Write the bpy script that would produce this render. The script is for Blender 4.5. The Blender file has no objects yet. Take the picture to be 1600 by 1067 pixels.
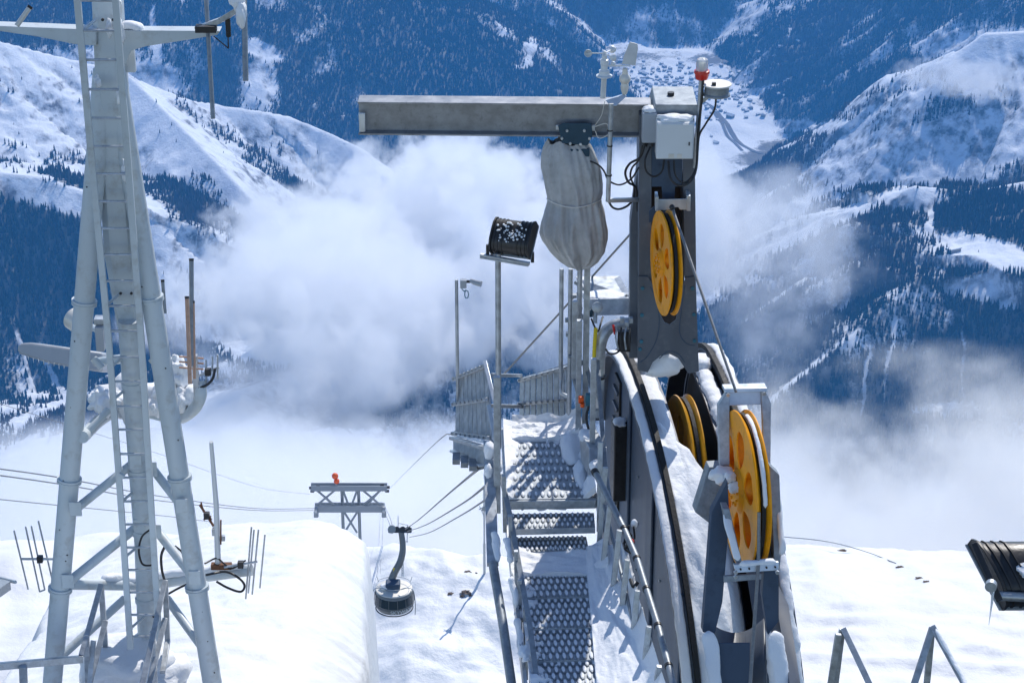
import bpy, bmesh, math, random
import numpy as np
from mathutils import Vector, Matrix
random.seed(7)
S = bpy.context.scene
COL = S.collection
# ---------------------------------------------------------------- camera
PITCH = math.radians(24.0)
F = 3530.0                      # focal length in pixels of the 1600 px wide photograph
cam_d = bpy.data.cameras.new("camera"); cam = bpy.data.objects.new("camera", cam_d); COL.objects.link(cam)
cam.location = (0, 0, 0); cam.rotation_euler = (math.pi/2 - PITCH, 0, 0)
cam_d.sensor_width = 36.0; cam_d.lens = F*36.0/1600.0
cam_d.clip_start = 0.2; cam_d.clip_end = 40000
S.camera = cam
# ---------------------------------------------------------------- light
SUN_EL, SUN_AZ = math.radians(45), math.radians(22)     # in front of the camera, a little to the right
w = bpy.data.worlds.new("World"); S.world = w; w.use_nodes = True
nt = w.node_tree; nt.nodes.clear()
sky = nt.nodes.new("ShaderNodeTexSky"); sky.sky_type = 'NISHITA'; sky.sun_disc = False
sky.sun_elevation = SUN_EL; sky.sun_rotation = SUN_AZ; sky.altitude = 3400; sky.dust_density = 0.3; sky.ozone_density = 2.0
bg = nt.nodes.new("ShaderNodeBackground"); bg.inputs[1].default_value = 0.15
wo = nt.nodes.new("ShaderNodeOutputWorld")
nt.links.new(sky.outputs[0], bg.inputs[0]); nt.links.new(bg.outputs[0], wo.inputs[0])
sd = bpy.data.lights.new("sun", 'SUN'); sd.energy = 3.2; sd.angle = math.radians(0.5); sd.color = (1.0, 0.95, 0.88)
sun = bpy.data.objects.new("sun", sd); COL.objects.link(sun)
sdir = Vector((math.sin(SUN_AZ)*math.cos(SUN_EL), math.cos(SUN_AZ)*math.cos(SUN_EL), math.sin(SUN_EL)))
sun.rotation_euler = sdir.to_track_quat('Z', 'Y').to_euler()
S.view_settings.view_transform = 'Standard'; S.view_settings.look = 'None'
S.view_settings.exposure = 0.47; S.view_settings.gamma = 1.0
S.cycles.max_bounces = 18; S.cycles.diffuse_bounces = 3; S.cycles.glossy_bounces = 3
S.cycles.volume_bounces = 14; S.cycles.transparent_max_bounces = 12
S.cycles.volume_step_rate = 0.3; S.cycles.volume_max_steps = 256
S.cycles.use_denoising = True
# ---------------------------------------------------------------- helpers
CP, SP = math.cos(PITCH), math.sin(PITCH)
def P(px, py, d):
    """the point that the photograph shows at pixel px, py and that stands d metres deep"""
    a = (px-800.0)/F*d; b = (533.5-py)/F*d
    return Vector((a, SP*b + CP*d, CP*b - SP*d))
def tag(o, label=None, cat=None, group=None, kind=None):
    if label: o['label'] = label
    if cat: o['category'] = cat
    if group: o['group'] = group
    if kind: o['kind'] = kind
    return o
def node_mat(name):
    m = bpy.data.materials.new(name); m.use_nodes = True
    t = m.node_tree; t.nodes.clear()
    o = t.nodes.new("ShaderNodeOutputMaterial")
    return m, t, o
def N(t, kind, **kw):
    n = t.nodes.new(kind)
    for k, v in kw.items():
        if k.startswith('_'): setattr(n, k[1:], v)
        else:
            key = int(k[1:]) if k[0] == 'i' and k[1:].isdigit() else k.replace('__', ' ')
            n.inputs[key].default_value = v
    return n
def L(t, a, b): t.links.new(a, b)
def ramp(t, fac, stops):
    r = t.nodes.new("ShaderNodeValToRGB")
    el = r.color_ramp.elements
    while len(el) < len(stops): el.new(0.5)
    for e, (p, c) in zip(el, stops):
        e.position = p; e.color = (c, c, c, 1) if not hasattr(c, '__len__') else (*c, 1)
    L(t, fac, r.inputs[0]); return r.outputs[0]
def mathn(t, op, a, b=None, clamp=False):
    n = t.nodes.new("ShaderNodeMath"); n.operation = op; n.use_clamp = clamp
    for i, v in enumerate((a, b)):
        if v is None: continue
        if isinstance(v, (int, float)): n.inputs[i].default_value = v
        else: L(t, v, n.inputs[i])
    return n.outputs[0]
def mixc(t, fac, a, b):
    n = t.nodes.new("ShaderNodeMix"); n.data_type = 'RGBA'
    for s, v in ((0, fac), (6, a), (7, b)):
        if isinstance(v, (int, float)): n.inputs[s].default_value = v
        elif isinstance(v, tuple): n.inputs[s].default_value = (*v, 1)
        else: L(t, v, n.inputs[s])
    return n.outputs[2]
# ---------------------------------------------------------------- numpy noise
def _hash(ix, iy, seed):
    h = (ix.astype(np.int64)*374761393 + iy.astype(np.int64)*668265263 + seed*982451653) & 0xffffffff
    h = ((h ^ (h >> 13))*1274126177) & 0xffffffff
    return (h ^ (h >> 16)) & 0xffffffff
def pnoise(x, y, seed=0):
    ix = np.floor(x); iy = np.floor(y); fx = x-ix; fy = y-iy
    ix = ix.astype(np.int64); iy = iy.astype(np.int64)
    u = fx*fx*fx*(fx*(fx*6-15)+10); v = fy*fy*fy*(fy*(fy*6-15)+10)
    def g(i, j, dx, dy):
        a = _hash(i, j, seed)*(2*np.pi/4294967296.0)
        return np.cos(a)*dx + np.sin(a)*dy
    n00 = g(ix, iy, fx, fy); n10 = g(ix+1, iy, fx-1, fy); n01 = g(ix, iy+1, fx, fy-1); n11 = g(ix+1, iy+1, fx-1, fy-1)
    return ((n00*(1-u)+n10*u)*(1-v) + (n01*(1-u)+n11*u)*v)*1.5
def fbm(x, y, oct=5, seed=0, gain=0.5):
    s = 0; a = 1.0; f = 1.0
    for k in range(oct):
        s = s + a*pnoise(x*f, y*f, seed+k*17); a *= gain; f *= 2.03
    return s
def rfbm(x, y, oct=5, seed=0, gain=0.5):
    s = 0; a = 1.0; f = 1.0
    for k in range(oct):
        s = s + a*(0.5-np.abs(pnoise(x*f, y*f, seed+k*17))*1.4); a *= gain; f *= 2.03
    return s
def sstep(a, b, x):
    t = np.clip((x-a)/(b-a), 0, 1); return t*t*(3-2*t)
def np_mesh(name, verts, faces, mat, smooth=True, attrs=None):
    """verts (n,3), faces (m,k) with the same k"""
    me = bpy.data.meshes.new(name)
    m, k = faces.shape
    me.vertices.add(len(verts)); me.vertices.foreach_set("co", np.ascontiguousarray(verts, dtype=np.float32).ravel())
    me.loops.add(m*k); me.loops.foreach_set("vertex_index", np.ascontiguousarray(faces, dtype=np.int32).ravel())
    me.polygons.add(m); me.polygons.foreach_set("loop_start", np.arange(0, m*k, k, dtype=np.int32))
    me.polygons.foreach_set("use_smooth", np.full(m, smooth, dtype=bool))
    for nm, a in (attrs or {}).items():
        at = me.attributes.new(nm, 'FLOAT', 'POINT'); at.data.foreach_set("value", np.ascontiguousarray(a, dtype=np.float32))
    me.update(); me.validate()
    me.materials.append(mat)
    o = bpy.data.objects.new(name, me); COL.objects.link(o); return o
def grid_faces(r, c):
    i = np.arange(r-1)[:, None]*c + np.arange(c-1)[None, :]
    return np.stack([i, i+1, i+c+1, i+c], -1).reshape(-1, 4)
# ================================================================ MOUNTAINS
FLOOR = -2100.0
TENTS = [  # crest as (px, py, depth), slope towards the camera, slope beyond, flat width beyond, seed
 ([(-300,-560,6000),(200,-330,6200),(400,-200,6300),(560,-90,6500),(690,0,6650),(800,62,6730),(935,150,6810),(960,180,6720)], .62, .7, 0, 1),
 ([(640,-260,7400),(760,-70,7300),(850,0,7250),(960,92,7180)], .7, .7, 0, 2),
 ([(300,-620,7800),(700,-460,7900),(1100,-430,7900),(1700,-480,7900),(2200,-520,7900)], .85, .8, 0, 3),
 ([(1140,105,7080),(1190,75,6980),(1250,38,6820),(1340,-12,6700),(1500,-150,6450),(1700,-350,6150),(2000,-500,5900)], .62, .7, 0, 4),
 ([(2000,-120,4700),(1750,-10,4750),(1600,48,4800),(1540,50,4800),(1500,75,4850),(1450,140,4900),(1350,215,4950),(1220,282,5000),(1120,350,5050),(1000,430,5100),(800,560,5100)][::-1], .72, .8, 0, 5),
 ([(950,560,4150),(1090,460,4100),(1170,412,4050),(1250,360,4000),(1340,322,3950),(1430,290,3900),(1520,300,3950),(1620,280,4000),(1800,220,4050)], .62, .55, 0, 6),
 ([(1462,368,3760),(1530,402,3650),(1600,428,3600),(1800,480,3550)], .75, .8, 260, 7),
 ([(1100,705,3450),(1180,645,3480),(1250,590,3500),(1330,525,3550),(1440,430,3640)], .7, .5, 0, 8),
 ([(1180,575,3700),(1260,500,3760),(1340,440,3800),(1390,385,3850)], .7, .55, 0, 12),
 ([(-300,20,4250),(-150,40,4300),(0,65,4400),(80,85,4450),(190,112,4500),(275,155,4550),(335,162,4600),(400,172,4620),(450,180,4650),(500,200,4650),(560,228,4600),(598,268,4550),(640,340,4500),(690,440,4400)], .6, .75, 0, 9),
 ([(-300,235,3850),(-150,250,3900),(0,268,3950),(60,277,3950),(140,302,3950),(250,350,3950),(330,400,3950),(430,480,3900)], .75, .35, 0, 10),
 ([(195,112,4490),(300,215,4290),(400,318,4120),(470,385,4010)], .60, .80, 0, 11),
 ([(250,700,2950),(400,600,3150),(520,552,3250),(640,540,3320),(720,570,3300),(800,640,3250),(880,760,3150)], .5, .4, 0, 13),
]
TENTS[3] = ([(2000,8300,-1150),(2060,7200,-1180),(2180,6200,-1220),(2330,5200,-1300),(2450,4300,-1400)], .64, .7, 0, 4)    # right-hand wall of the valley, given in metres
TW = [([Vector(c) if k == 3 else P(*c) for c in t[0]],) + t[1:] for k, t in enumerate(TENTS)]
def height(x, y, detail=True):
    """terrain height, and the distance from the ruling crest and its number"""
    z = FLOOR + 18*fbm(x/420, y/420, 4, 90)
    who = np.zeros(x.shape, np.int32); dd = np.full(x.shape, 1e4)
    wx = x + 40*fbm(x/260, y/260, 3, 51); wy = y + 40*fbm(x/260+9, y/260, 3, 52)
    for k, (pts, sn, sf, flat, seed) in enumerate(TW):
        best = np.full(x.shape, -1e9); bd = np.zeros(x.shape); ba = np.zeros(x.shape); bs = np.zeros(x.shape, bool); s0 = 0.0
        for a, b in zip(pts[:-1], pts[1:]):
            ex, ey = b.x-a.x, b.y-a.y; l2 = ex*ex+ey*ey; ln = math.sqrt(l2)
            t = np.clip(((x-a.x)*ex+(y-a.y)*ey)/l2, 0, 1)
            d = np.hypot(x-a.x-ex*t, y-a.y-ey*t); side = ex*(y-a.y)-ey*(x-a.x) > 0      # True beyond the crest
            h = a.z+(b.z-a.z)*t - np.where(side, np.where(d < flat, .03*d, .03*flat + sf*(d-flat)), sn*d)
            m = h > best
            best = np.where(m, h, best); bd = np.where(m, d, bd); ba = np.where(m, s0+t*ln, ba); bs = np.where(m, side, bs); s0 += ln
        q = (best > z-60) & ~bs
        best[q] += 34*(rfbm(ba[q]/150+seed*7, bd[q]/900, 4, 100+seed)-.3)*np.clip(bd[q]/130, 0, 1)
        m = best > z; z = np.where(m, best, z); who = np.where(m, k+1, who); dd = np.where(m, bd, dd)
    if detail:
        w_ = np.clip(dd/120, 0.10, 1)
        fl = (who == 0) | ((who == 7) & (dd < 300) )
        amp = np.where(who == 0, .15, 1.0)*w_
        z = z + amp*(34*rfbm(x/420, y/420, 7, 31, .50)-12 + 4*rfbm(wx/60, wy/60, 4, 32, .6))
    return z, dd, who
cols, r1 = 900, 720
tx = np.linspace(-1100, 1100, cols)/F/CP*1.02          # x / y
ry = np.concatenate([np.geomspace(420, 2500, 40)[:-1], 2500*np.exp(np.linspace(0, math.log(8800/2500), r1))])
Y, T = np.meshgrid(ry, tx, indexing='ij')
X = Y*T
Z, DD, WHO = height(X, Y)
near = sstep(2500, 1100, Y)
Z = Z*(1-near) + near*(-260 - (Y-420)*.75)
gy, gx = np.gradient(Z)
dy = np.gradient(Y, axis=0); dx = np.gradient(X, axis=1)
sy = gy/np.maximum(dy, 1e-6); sx = (gx - sy*0)/np.maximum(dx, 1e-6)
steep = np.hypot(sx, sy)
def forest_density(x, y, z, dd, who, px, py):
    n1 = fbm(x/330, y/330, 4, 61); n2 = fbm(x/75, y/75, 3, 62)
    f = 0.5 + 0.9*n1 + 0.5*n2
    # how wooded each crest is
    base = np.array([.30, .95, .35, .95, .75, .08, .48, .70, .70, .55, .26, .36, -.62, .3])
    f = f + base[np.clip(who, 0, 13)]
    f = np.where((who == 7) & (dd < 60), f-1.3, f)
    high = np.isin(who, (5, 10)); f = f + np.where(high, np.clip(dd/420-.75, -.6, .55), 0)
    # bare snow just on the crests of the snowy ridges
    crest = np.isin(who, (5, 6, 10, 11, 12)); f = np.where(crest & (dd < np.where(who == 6, 52, 28)), f-.8, f)
    def blob(cx, cy, rx, ry_, ang=0):
        c, s = math.cos(math.radians(ang)), math.sin(math.radians(ang))
        u = ((px+10*n2+14*n1-cx)*c+(py-cy)*s)/rx; v = (-(px-cx)*s+(py-cy)*c)/ry_
        return np.clip(1.6-np.hypot(u, v)*1.3 + .5*n2, 0, 1)
    return f, blob
# where each point appears; only used to lay out clearings, plateaus and snow gullies of the real place on the ground
def pix(x, y, z):
    d = CP*y - SP*z; return 800+F*x/d, 533.5-F*(SP*y+CP*z)/d
CLEAR = [(412,78,48,16,18),(405,130,36,55,0),(120,110,150,42,12),(60,190,160,36,10),(330,235,190,13,44),(300,205,120,10,40),(1265,198,56,11,0),(1210,133,75,6,-22),(1300,345,150,9,-24),
 (1452,330,9,40,0),(1540,392,110,24,14),(1560,80,110,40,0),(1500,230,170,40,-10),(1235,600,90,5,-40),(1350,455,60,3,-42),(1075,136,108,38,6),(1130,200,52,42,30),(235,60,8,60,4),(820,90,10,30,20),(1240,50,6,16,10),
 (1350,600,5,60,4),(1390,560,4,90,2),(1510,560,4,80,0),(1480,640,60,14,0),(360,520,120,30,20),(110,320,130,16,14),(300,400,90,22,20),(190,300,70,14,25),(540,690,140,18,-6),(1180,490,90,4,-35),(95,600,7,90,-18),(40,560,7,70,-10)]
def wood(x, y, z, dd, who):
    px, py = pix(x, y, z)
    f, blob = forest_density(x, y, z, dd, who, px, py)
    for c in CLEAR: f = f - (1.5 if min(c[2], c[3]) > 7 else .95)*blob(*c)
    return f
FD = wood(X, Y, Z, DD, WHO)
rock = sstep(.64, 1.05, steep + .25*fbm(X/60, Y/60, 3, 71))
m, t, o = node_mat("alpine_ground")
b = N(t, "ShaderNodeBsdfPrincipled", Roughness=.75); L(t, b.outputs[0], o.inputs[0])
b.inputs['Specular IOR Level'].default_value = .2
geo = N(t, "ShaderNodeNewGeometry")
af = N(t, "ShaderNodeAttribute", _attribute_name="forest"); ar = N(t, "ShaderNodeAttribute", _attribute_name="rock")
n1 = N(t, "ShaderNodeTexNoise", Scale=.035, Detail=6.0, Roughness=.65); L(t, geo.outputs[0], n1.inputs['Vector'])
n2 = N(t, "ShaderNodeTexNoise", Scale=.12, Detail=4.0, Roughness=.7); L(t, geo.outputs[0], n2.inputs['Vector'])
ff = mathn(t, 'ADD', af.outputs['Fac'], mathn(t, 'MULTIPLY', mathn(t, 'SUBTRACT', n2.outputs[0], .5), 1.6))
ff = ramp(t, ff, [(.55, 0), (1.25, 1)])
rr = mathn(t, 'MULTIPLY', ar.outputs['Fac'], ramp(t, n1.outputs[0], [(.42, 0), (.6, 1)]))
snow = (.76, .79, .83)
c1 = mixc(t, rr, snow, (.16, .15, .15))
c2 = mixc(t, mathn(t, 'MULTIPLY', ff, .9), c1, (.085, .075, .06))
L(t, c2, b.inputs['Base Color'])
n4 = N(t, "ShaderNodeTexNoise", Scale=.06, Detail=9.0, Roughness=.72); L(t, geo.outputs[0], n4.inputs['Vector'])
bp = N(t, "ShaderNodeBump", Strength=.7, Distance=5.0); L(t, n4.outputs[0], bp.inputs['Height']); L(t, bp.outputs[0], b.inputs['Normal'])
MAT_LAND = m
land = np_mesh("mountain_terrain", np.stack([X, Y, Z], -1).reshape(-1, 3), grid_faces(*X.shape), MAT_LAND,
               attrs={"forest": np.clip(FD, 0, 1.5).ravel(), "rock": rock.ravel()})
tag(land, kind='structure')
# ---------------------------------------------------------------- woods: hundreds of thousands of trees that read as one mass
def woods(name, n, seed, y0, y1, label):
    rng = np.random.default_rng(seed)
    y = np.sqrt(rng.uniform(y0*y0, y1*y1, n)); x = y*rng.uniform(-830, 830, n)/F/CP*1.02
    z, dd, who = height(x, y)
    f = wood(x, y, z, dd, who)
    px, py = pix(x, y, z)
    keep = (rng.uniform(0, 1, n) < np.clip((f-.30)*.95, .012, 1)) & (who > 0) & (py > -40) & (py < 760)
    keep &= ~((f < .25) & (rng.uniform(0, 1, n) < .85))
    x, y, z, f = x[keep], y[keep], z[keep], f[keep]
    k = len(x); sides = 5
    h = rng.uniform(8.5, 17, k)*np.clip(.75+.3*f, .6, 1.1); r = h*rng.uniform(.13, .20, k)
    tint = np.clip(rng.normal(.45, .25, k) + .9*fbm(x/500, y/500, 2, 77), 0, 1)
    an = np.arange(sides)*2*np.pi/sides
    ph = rng.uniform(0, 6.28, k)[:, None]
    V = np.zeros((k, 2*sides+2, 3))
    for tier, (zb, zt, rs) in enumerate(((.06, .72, 1.0), (.45, 1.0, .62))):
        rr_ = r[:, None]*rs*rng.uniform(.75, 1.25, (k, sides))
        o0 = tier*(sides+1)
        V[:, o0:o0+sides, 0] = x[:, None]+rr_*np.cos(an+ph); V[:, o0:o0+sides, 1] = y[:, None]+rr_*np.sin(an+ph)
        V[:, o0:o0+sides, 2] = (z+h*zb)[:, None] + h[:, None]*rng.uniform(-.05, .05, (k, sides))
        V[:, o0+sides, 0] = x; V[:, o0+sides, 1] = y; V[:, o0+sides, 2] = z+h*zt
    V[:, :, 2] -= .8
    fc = []
    for tier in (0, 1):
        o0 = tier*(sides+1)
        for i in range(sides): fc.append((o0+i, o0+(i+1) % sides, o0+sides))
    fc = np.array(fc)
    faces = (np.arange(k)[:, None, None]*(2*sides+2) + fc[None]).reshape(-1, 3)
    ob = np_mesh(name, V.reshape(-1, 3), faces, MAT_TREE, smooth=False, attrs={"tint": np.repeat(tint, 2*sides+2)})
    tag(ob, label, 'forest', None, 'stuff'); return k
m, t, o = node_mat("needles")
b = N(t, "ShaderNodeBsdfPrincipled", Roughness=.9); L(t, b.outputs[0], o.inputs[0]); b.inputs['Specular IOR Level'].default_value = .1
at = N(t, "ShaderNodeAttribute", _attribute_name="tint")
cr = t.nodes.new("ShaderNodeValToRGB"); e = cr.color_ramp.elements
e[0].position = .2; e[0].color = (.018, .032, .032, 1); e[1].position = .85; e[1].color = (.088, .066, .060, 1)
L(t, at.outputs['Fac'], cr.inputs[0]); L(t, cr.outputs[0], b.inputs['Base Color'])
MAT_TREE = m
nt1 = woods("forest", 200000, 5, 2900, 5150, "dark conifers and bare larches dotting the snowy middle ridges")
nt2 = woods("forest", 300000, 6, 5150, 7900, "dense hazy blue forest covering the far valley slopes")
print("TREES", nt1, nt2)
# ================================================================ AIR
def box_obj(name, lo, hi, mat):
    lo, hi = Vector(lo), Vector(hi)
    v = [(x, y, z) for z in (lo.z, hi.z) for y in (lo.y, hi.y) for x in (lo.x, hi.x)]
    f = [(0,2,3,1),(4,5,7,6),(0,1,5,4),(2,6,7,3),(0,4,6,2),(1,3,7,5)]
    me = bpy.data.meshes.new(name); me.from_pydata(v, [], f); me.materials.append(mat)
    ob = bpy.data.objects.new(name, me); COL.objects.link(ob); return ob
m, t, o = node_mat("haze_air")
pv = N(t, "ShaderNodeVolumePrincipled", Density=6.2e-5, Anisotropy=0.0)
pv.inputs['Color'].default_value = (.10, .45, 1.0, 1)
L(t, pv.outputs[0], o.inputs['Volume'])
hz = box_obj("haze", (-4200, -60, -2600), (4200, 9600, 60), m); tag(hz, kind='stuff')
# ---------------------------------------------------------------- clouds
def cloud(name, px, py, d, size, dens, label, rot=0, scale=260., thr=.45, soft=.35, stretch=(1,1,1), seed=0.0, g=.35):
    m, t, o = node_mat("cloud_vapour")
    tc = N(t, "ShaderNodeTexCoord"); geo = N(t, "ShaderNodeNewGeometry")
    ln = N(t, "ShaderNodeVectorMath", _operation='LENGTH'); L(t, tc.outputs['Object'], ln.inputs[0])
    mp = N(t, "ShaderNodeMapping"); L(t, geo.outputs[0], mp.inputs[0])
    mp.inputs['Scale'].default_value = tuple(1/(scale*s) for s in stretch); mp.inputs['Location'].default_value = (seed, seed*.7, seed*1.3)
    n1 = N(t, "ShaderNodeTexNoise", Scale=1.0, Detail=6.0, Roughness=.62, Distortion=.25); L(t, mp.outputs[0], n1.inputs['Vector'])
    n9 = N(t, "ShaderNodeTexNoise", Scale=4.3, Detail=4.0, Roughness=.6); L(t, mp.outputs[0], n9.inputs['Vector'])
    fall = mathn(t, 'SUBTRACT', 1.0, ln.outputs['Value'])            # 1 in the middle, 0 on the rim
    v = mathn(t, 'ADD', mathn(t, 'MULTIPLY', mathn(t, 'POWER', mathn(t, 'MAXIMUM', fall, 0.0), .5), .62), mathn(t, 'MULTIPLY', mathn(t, 'SUBTRACT', n1.outputs[0], .5), 2.0))
    v = mathn(t, 'ADD', v, mathn(t, 'MULTIPLY', mathn(t, 'SUBTRACT', n9.outputs[0], .5), 1.15))
    n11 = N(t, "ShaderNodeTexNoise", Scale=11.0, Detail=3.0, Roughness=.6); L(t, mp.outputs[0], n11.inputs['Vector'])
    v = mathn(t, 'ADD', v, mathn(t, 'MULTIPLY', mathn(t, 'SUBTRACT', n11.outputs[0], .5), .45))
    mr = N(t, "ShaderNodeMapRange", _interpolation_type='SMOOTHSTEP'); L(t, v, mr.inputs['Value'])
    mr.inputs['From Min'].default_value = thr-soft/2; mr.inputs['From Max'].default_value = thr+soft/2
    edge = mathn(t, 'MULTIPLY', mathn(t, 'MAXIMUM', fall, 0.0), 8.0, True)
    pv = N(t, "ShaderNodeVolumePrincipled", Anisotropy=g); pv.inputs['Color'].default_value = (1, 1, 1, 1)
    L(t, mathn(t, 'MULTIPLY', mathn(t, 'MULTIPLY', mr.outputs[0], edge), dens), pv.inputs['Density'])
    L(t, pv.outputs[0], o.inputs['Volume'])
    bm = bmesh.new(); bmesh.ops.create_icosphere(bm, subdivisions=3, radius=1.02)
    me = bpy.data.meshes.new(name); bm.to_mesh(me); bm.free(); me.materials.append(m)
    ob = bpy.data.objects.new(name, me); COL.objects.link(ob)
    ob.location = P(px, py, d); ob.scale = size; ob.rotation_euler = (0, 0, math.radians(rot))
    tag(ob, label, 'cloud', 'clouds lying in the valley', 'stuff'); return ob
cloud("cloud", 690, 425, 3300, (440, 340, 220), .022, "big white cumulus billowing out of the valley behind the tower", seed=1.0, thr=.42, soft=.12, g=.3)
cloud("cloud", 470, 490, 3000, (260, 260, 115), .016, "low white cloud spilling to the left of the big cumulus", seed=4.0, thr=.40, soft=.16)
cloud("fog_bank", 1350, 1150, 2020, (1300, 560, 182), .013, "level white fog bank filling the valley at the right", seed=7.0, thr=.22, soft=.30)
cloud("fog_bank", 350, 1140, 2020, (900, 560, 190), .013, "pale fog bank behind the snowy hump and the left mast", seed=9.0, thr=.24, soft=.30)
cloud("cloud", 1060, 345, 3500, (200, 220, 150), .016, "smaller white cloud rising behind the pulley tower", seed=22.0, thr=.42, soft=.16)
cloud("cloud", 1210, 430, 3300, (200, 200, 170), .006, "thin torn mist right of the pulley tower", seed=12.0, thr=.56, soft=.3)
cloud("cloud", 1510, 122, 4400, (170, 110, 34), .014, "thin streak of cloud crossing the snowy summit at the right", rot=-20, scale=90., seed=15.0, thr=.38)
cloud("cloud", 420, 600, 2900, (210, 160, 62), .008, "thin veil of cloud low at the left, between the mast and the slatted guards", seed=41.0, thr=.40, soft=.3)
cloud("mist", 1560, 842, 105, (18, 22, 3.6), .16, "low drifting mist behind the crest of the right-hand snow slope", scale=9., seed=31.0, thr=.30, soft=.5)
cloud("mist", 850, 872, 330, (25, 22, 6.0), .06, "low drifting mist behind the crest of the snowy knoll", scale=16., seed=33.0, thr=.30, soft=.5)
# ================================================================ BUILDING KIT
class MB:
    """collects shapes and links them as ONE mesh object"""
    def __init__(s): s.v = []; s.f = []
    def add(s, vs, fs):
        o = len(s.v); s.v += [Vector(v) for v in vs]; s.f += [tuple(i+o for i in f) for f in fs]; return s
    def bar(s, a, b, w, h, up=(0, 0, 1)):
        """rectangular bar from a to b: w across, h along up"""
        a, b = Vector(a), Vector(b); d = (b-a).normalized(); up = Vector(up)
        sd = d.cross(up)
        if sd.length < 1e-4: sd = d.cross(Vector((0, 1, 0)))
        sd.normalize(); u = sd.cross(d).normalized()
        vs = [p + sd*(i*w/2) + u*(j*h/2) for p in (a, b) for i, j in ((-1,-1),(1,-1),(1,1),(-1,1))]
        return s.add(vs, [(0,3,2,1),(4,5,6,7),(0,1,5,4),(1,2,6,5),(2,3,7,6),(3,0,4,7)])
    def tube(s, pts, r, n=10, cap=True):
        pts = [Vector(p) for p in pts]; rs = r if isinstance(r, (list, tuple)) else [r]*len(pts)
        vs = []; nrm = None
        for i, p in enumerate(pts):
            d = (pts[min(i+1, len(pts)-1)]-pts[max(i-1, 0)]).normalized()
            if nrm is None:
                nrm = d.cross(Vector((0, 0, 1)))
                if nrm.length < 1e-3: nrm = d.cross(Vector((1, 0, 0)))
            nrm = (nrm - d*nrm.dot(d)).normalized(); bn = d.cross(nrm)
            for k in range(n):
                a = 2*math.pi*k/n; vs.append(p + (nrm*math.cos(a)+bn*math.sin(a))*rs[i])
        fs = [(i*n+k, i*n+(k+1) % n, (i+1)*n+(k+1) % n, (i+1)*n+k) for i in range(len(pts)-1) for k in range(n)]
        if cap: fs += [tuple(range(n))[::-1], tuple(range((len(pts)-1)*n, len(pts)*n))]
        return s.add(vs, fs)
    def plate(s, poly, dirn, th):
        """flat polygon given by its corners, thickened by th along dirn"""
        poly = [Vector(p) for p in poly]; d = Vector(dirn).normalized()*th; n = len(poly)
        vs = poly + [p+d for p in poly]
        return s.add(vs, [tuple(range(n)), tuple(range(n, 2*n))[::-1]] + [(i, n+i, n+(i+1) % n, (i+1) % n) for i in range(n)])
    def lathe(s, c, axis, prof, n=32, ref=None):
        """profile of (along axis, radius) turned round axis at c"""
        c = Vector(c); ax = Vector(axis).normalized()
        u = Vector(ref) if ref else (ax.cross(Vector((0, 0, 1))) if abs(ax.z) < .95 else ax.cross(Vector((1, 0, 0))))
        u = (u-ax*u.dot(ax)).normalized(); v = ax.cross(u)
        vs = []
        for (h, r) in prof:
            for k in range(n):
                a = 2*math.pi*k/n; vs.append(c+ax*h+(u*math.cos(a)+v*math.sin(a))*r)
        fs = [(i*n+k, i*n+(k+1) % n, (i+1)*n+(k+1) % n, (i+1)*n+k) for i in range(len(prof)-1) for k in range(n)]
        return s.add(vs, fs)
    def box(s, c, sz, ax=None):
        c = Vector(c); ax = ax or (Vector((1,0,0)), Vector((0,1,0)), Vector((0,0,1)))
        vs = [c + ax[0]*(i*sz[0]/2)+ax[1]*(j*sz[1]/2)+ax[2]*(k*sz[2]/2) for k in (-1,1) for j in (-1,1) for i in (-1,1)]
        return s.add(vs, [(0,2,3,1),(4,5,7,6),(0,1,5,4),(2,6,7,3),(0,4,6,2),(1,3,7,5)])
    def ball(s, c, r, n=10, sq=(1,1,1)):
        c = Vector(c); m = n//2+1; vs = []; fs = []
        for i in range(m+1):
            t = math.pi*i/m
            for k in range(n):
                a = 2*math.pi*k/n
                vs.append(c+Vector((math.sin(t)*math.cos(a)*sq[0], math.sin(t)*math.sin(a)*sq[1], math.cos(t)*sq[2]))*r)
        for i in range(m):
            for k in range(n): fs.append((i*n+k, (i+1)*n+k, (i+1)*n+(k+1) % n, i*n+(k+1) % n))
        return s.add(vs, fs)
    def build(s, name, mat, parent=None, smooth=None, bevel=0.0, sub=0):
        me = bpy.data.meshes.new(name)
        org = Vector((0, 0, 0))
        if parent is None and s.v:
            org = sum(s.v, Vector())/len(s.v); zmin = min(v.z for v in s.v); org.z = zmin
        else:
            p = parent
            while p is not None: org += p.location; p = p.parent
        me.from_pydata([v-org for v in s.v], [], s.f)
        bm = bmesh.new(); bm.from_mesh(me)
        bmesh.ops.remove_doubles(bm, verts=bm.verts, dist=1e-6)
        bmesh.ops.recalc_face_normals(bm, faces=bm.faces)
        ang = math.radians(35 if smooth is None else smooth)
        for f in bm.faces: f.smooth = True
        for e in bm.edges:
            if len(e.link_faces) == 2 and e.calc_face_angle(0) > ang: e.smooth = False
        bm.to_mesh(me); bm.free()
        me.materials.append(mat)
        o = bpy.data.objects.new(name, me); COL.objects.link(o)
        if parent is None: o.location = org
        else: o.parent = parent
        if bevel:
            md = o.modifiers.new("bevel", 'BEVEL'); md.width = bevel; md.segments = 2; md.limit_method = 'ANGLE'; md.angle_limit = math.radians(40)
        if sub:
            md = o.modifiers.new("sub", 'SUBSURF'); md.levels = sub; md.render_levels = sub
        return o
def thing(name, loc, label, cat, group=None):
    o = bpy.data.objects.new(name, None); COL.objects.link(o); o.location = loc; o.empty_display_size = .2
    return tag(o, label, cat, group)
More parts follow.
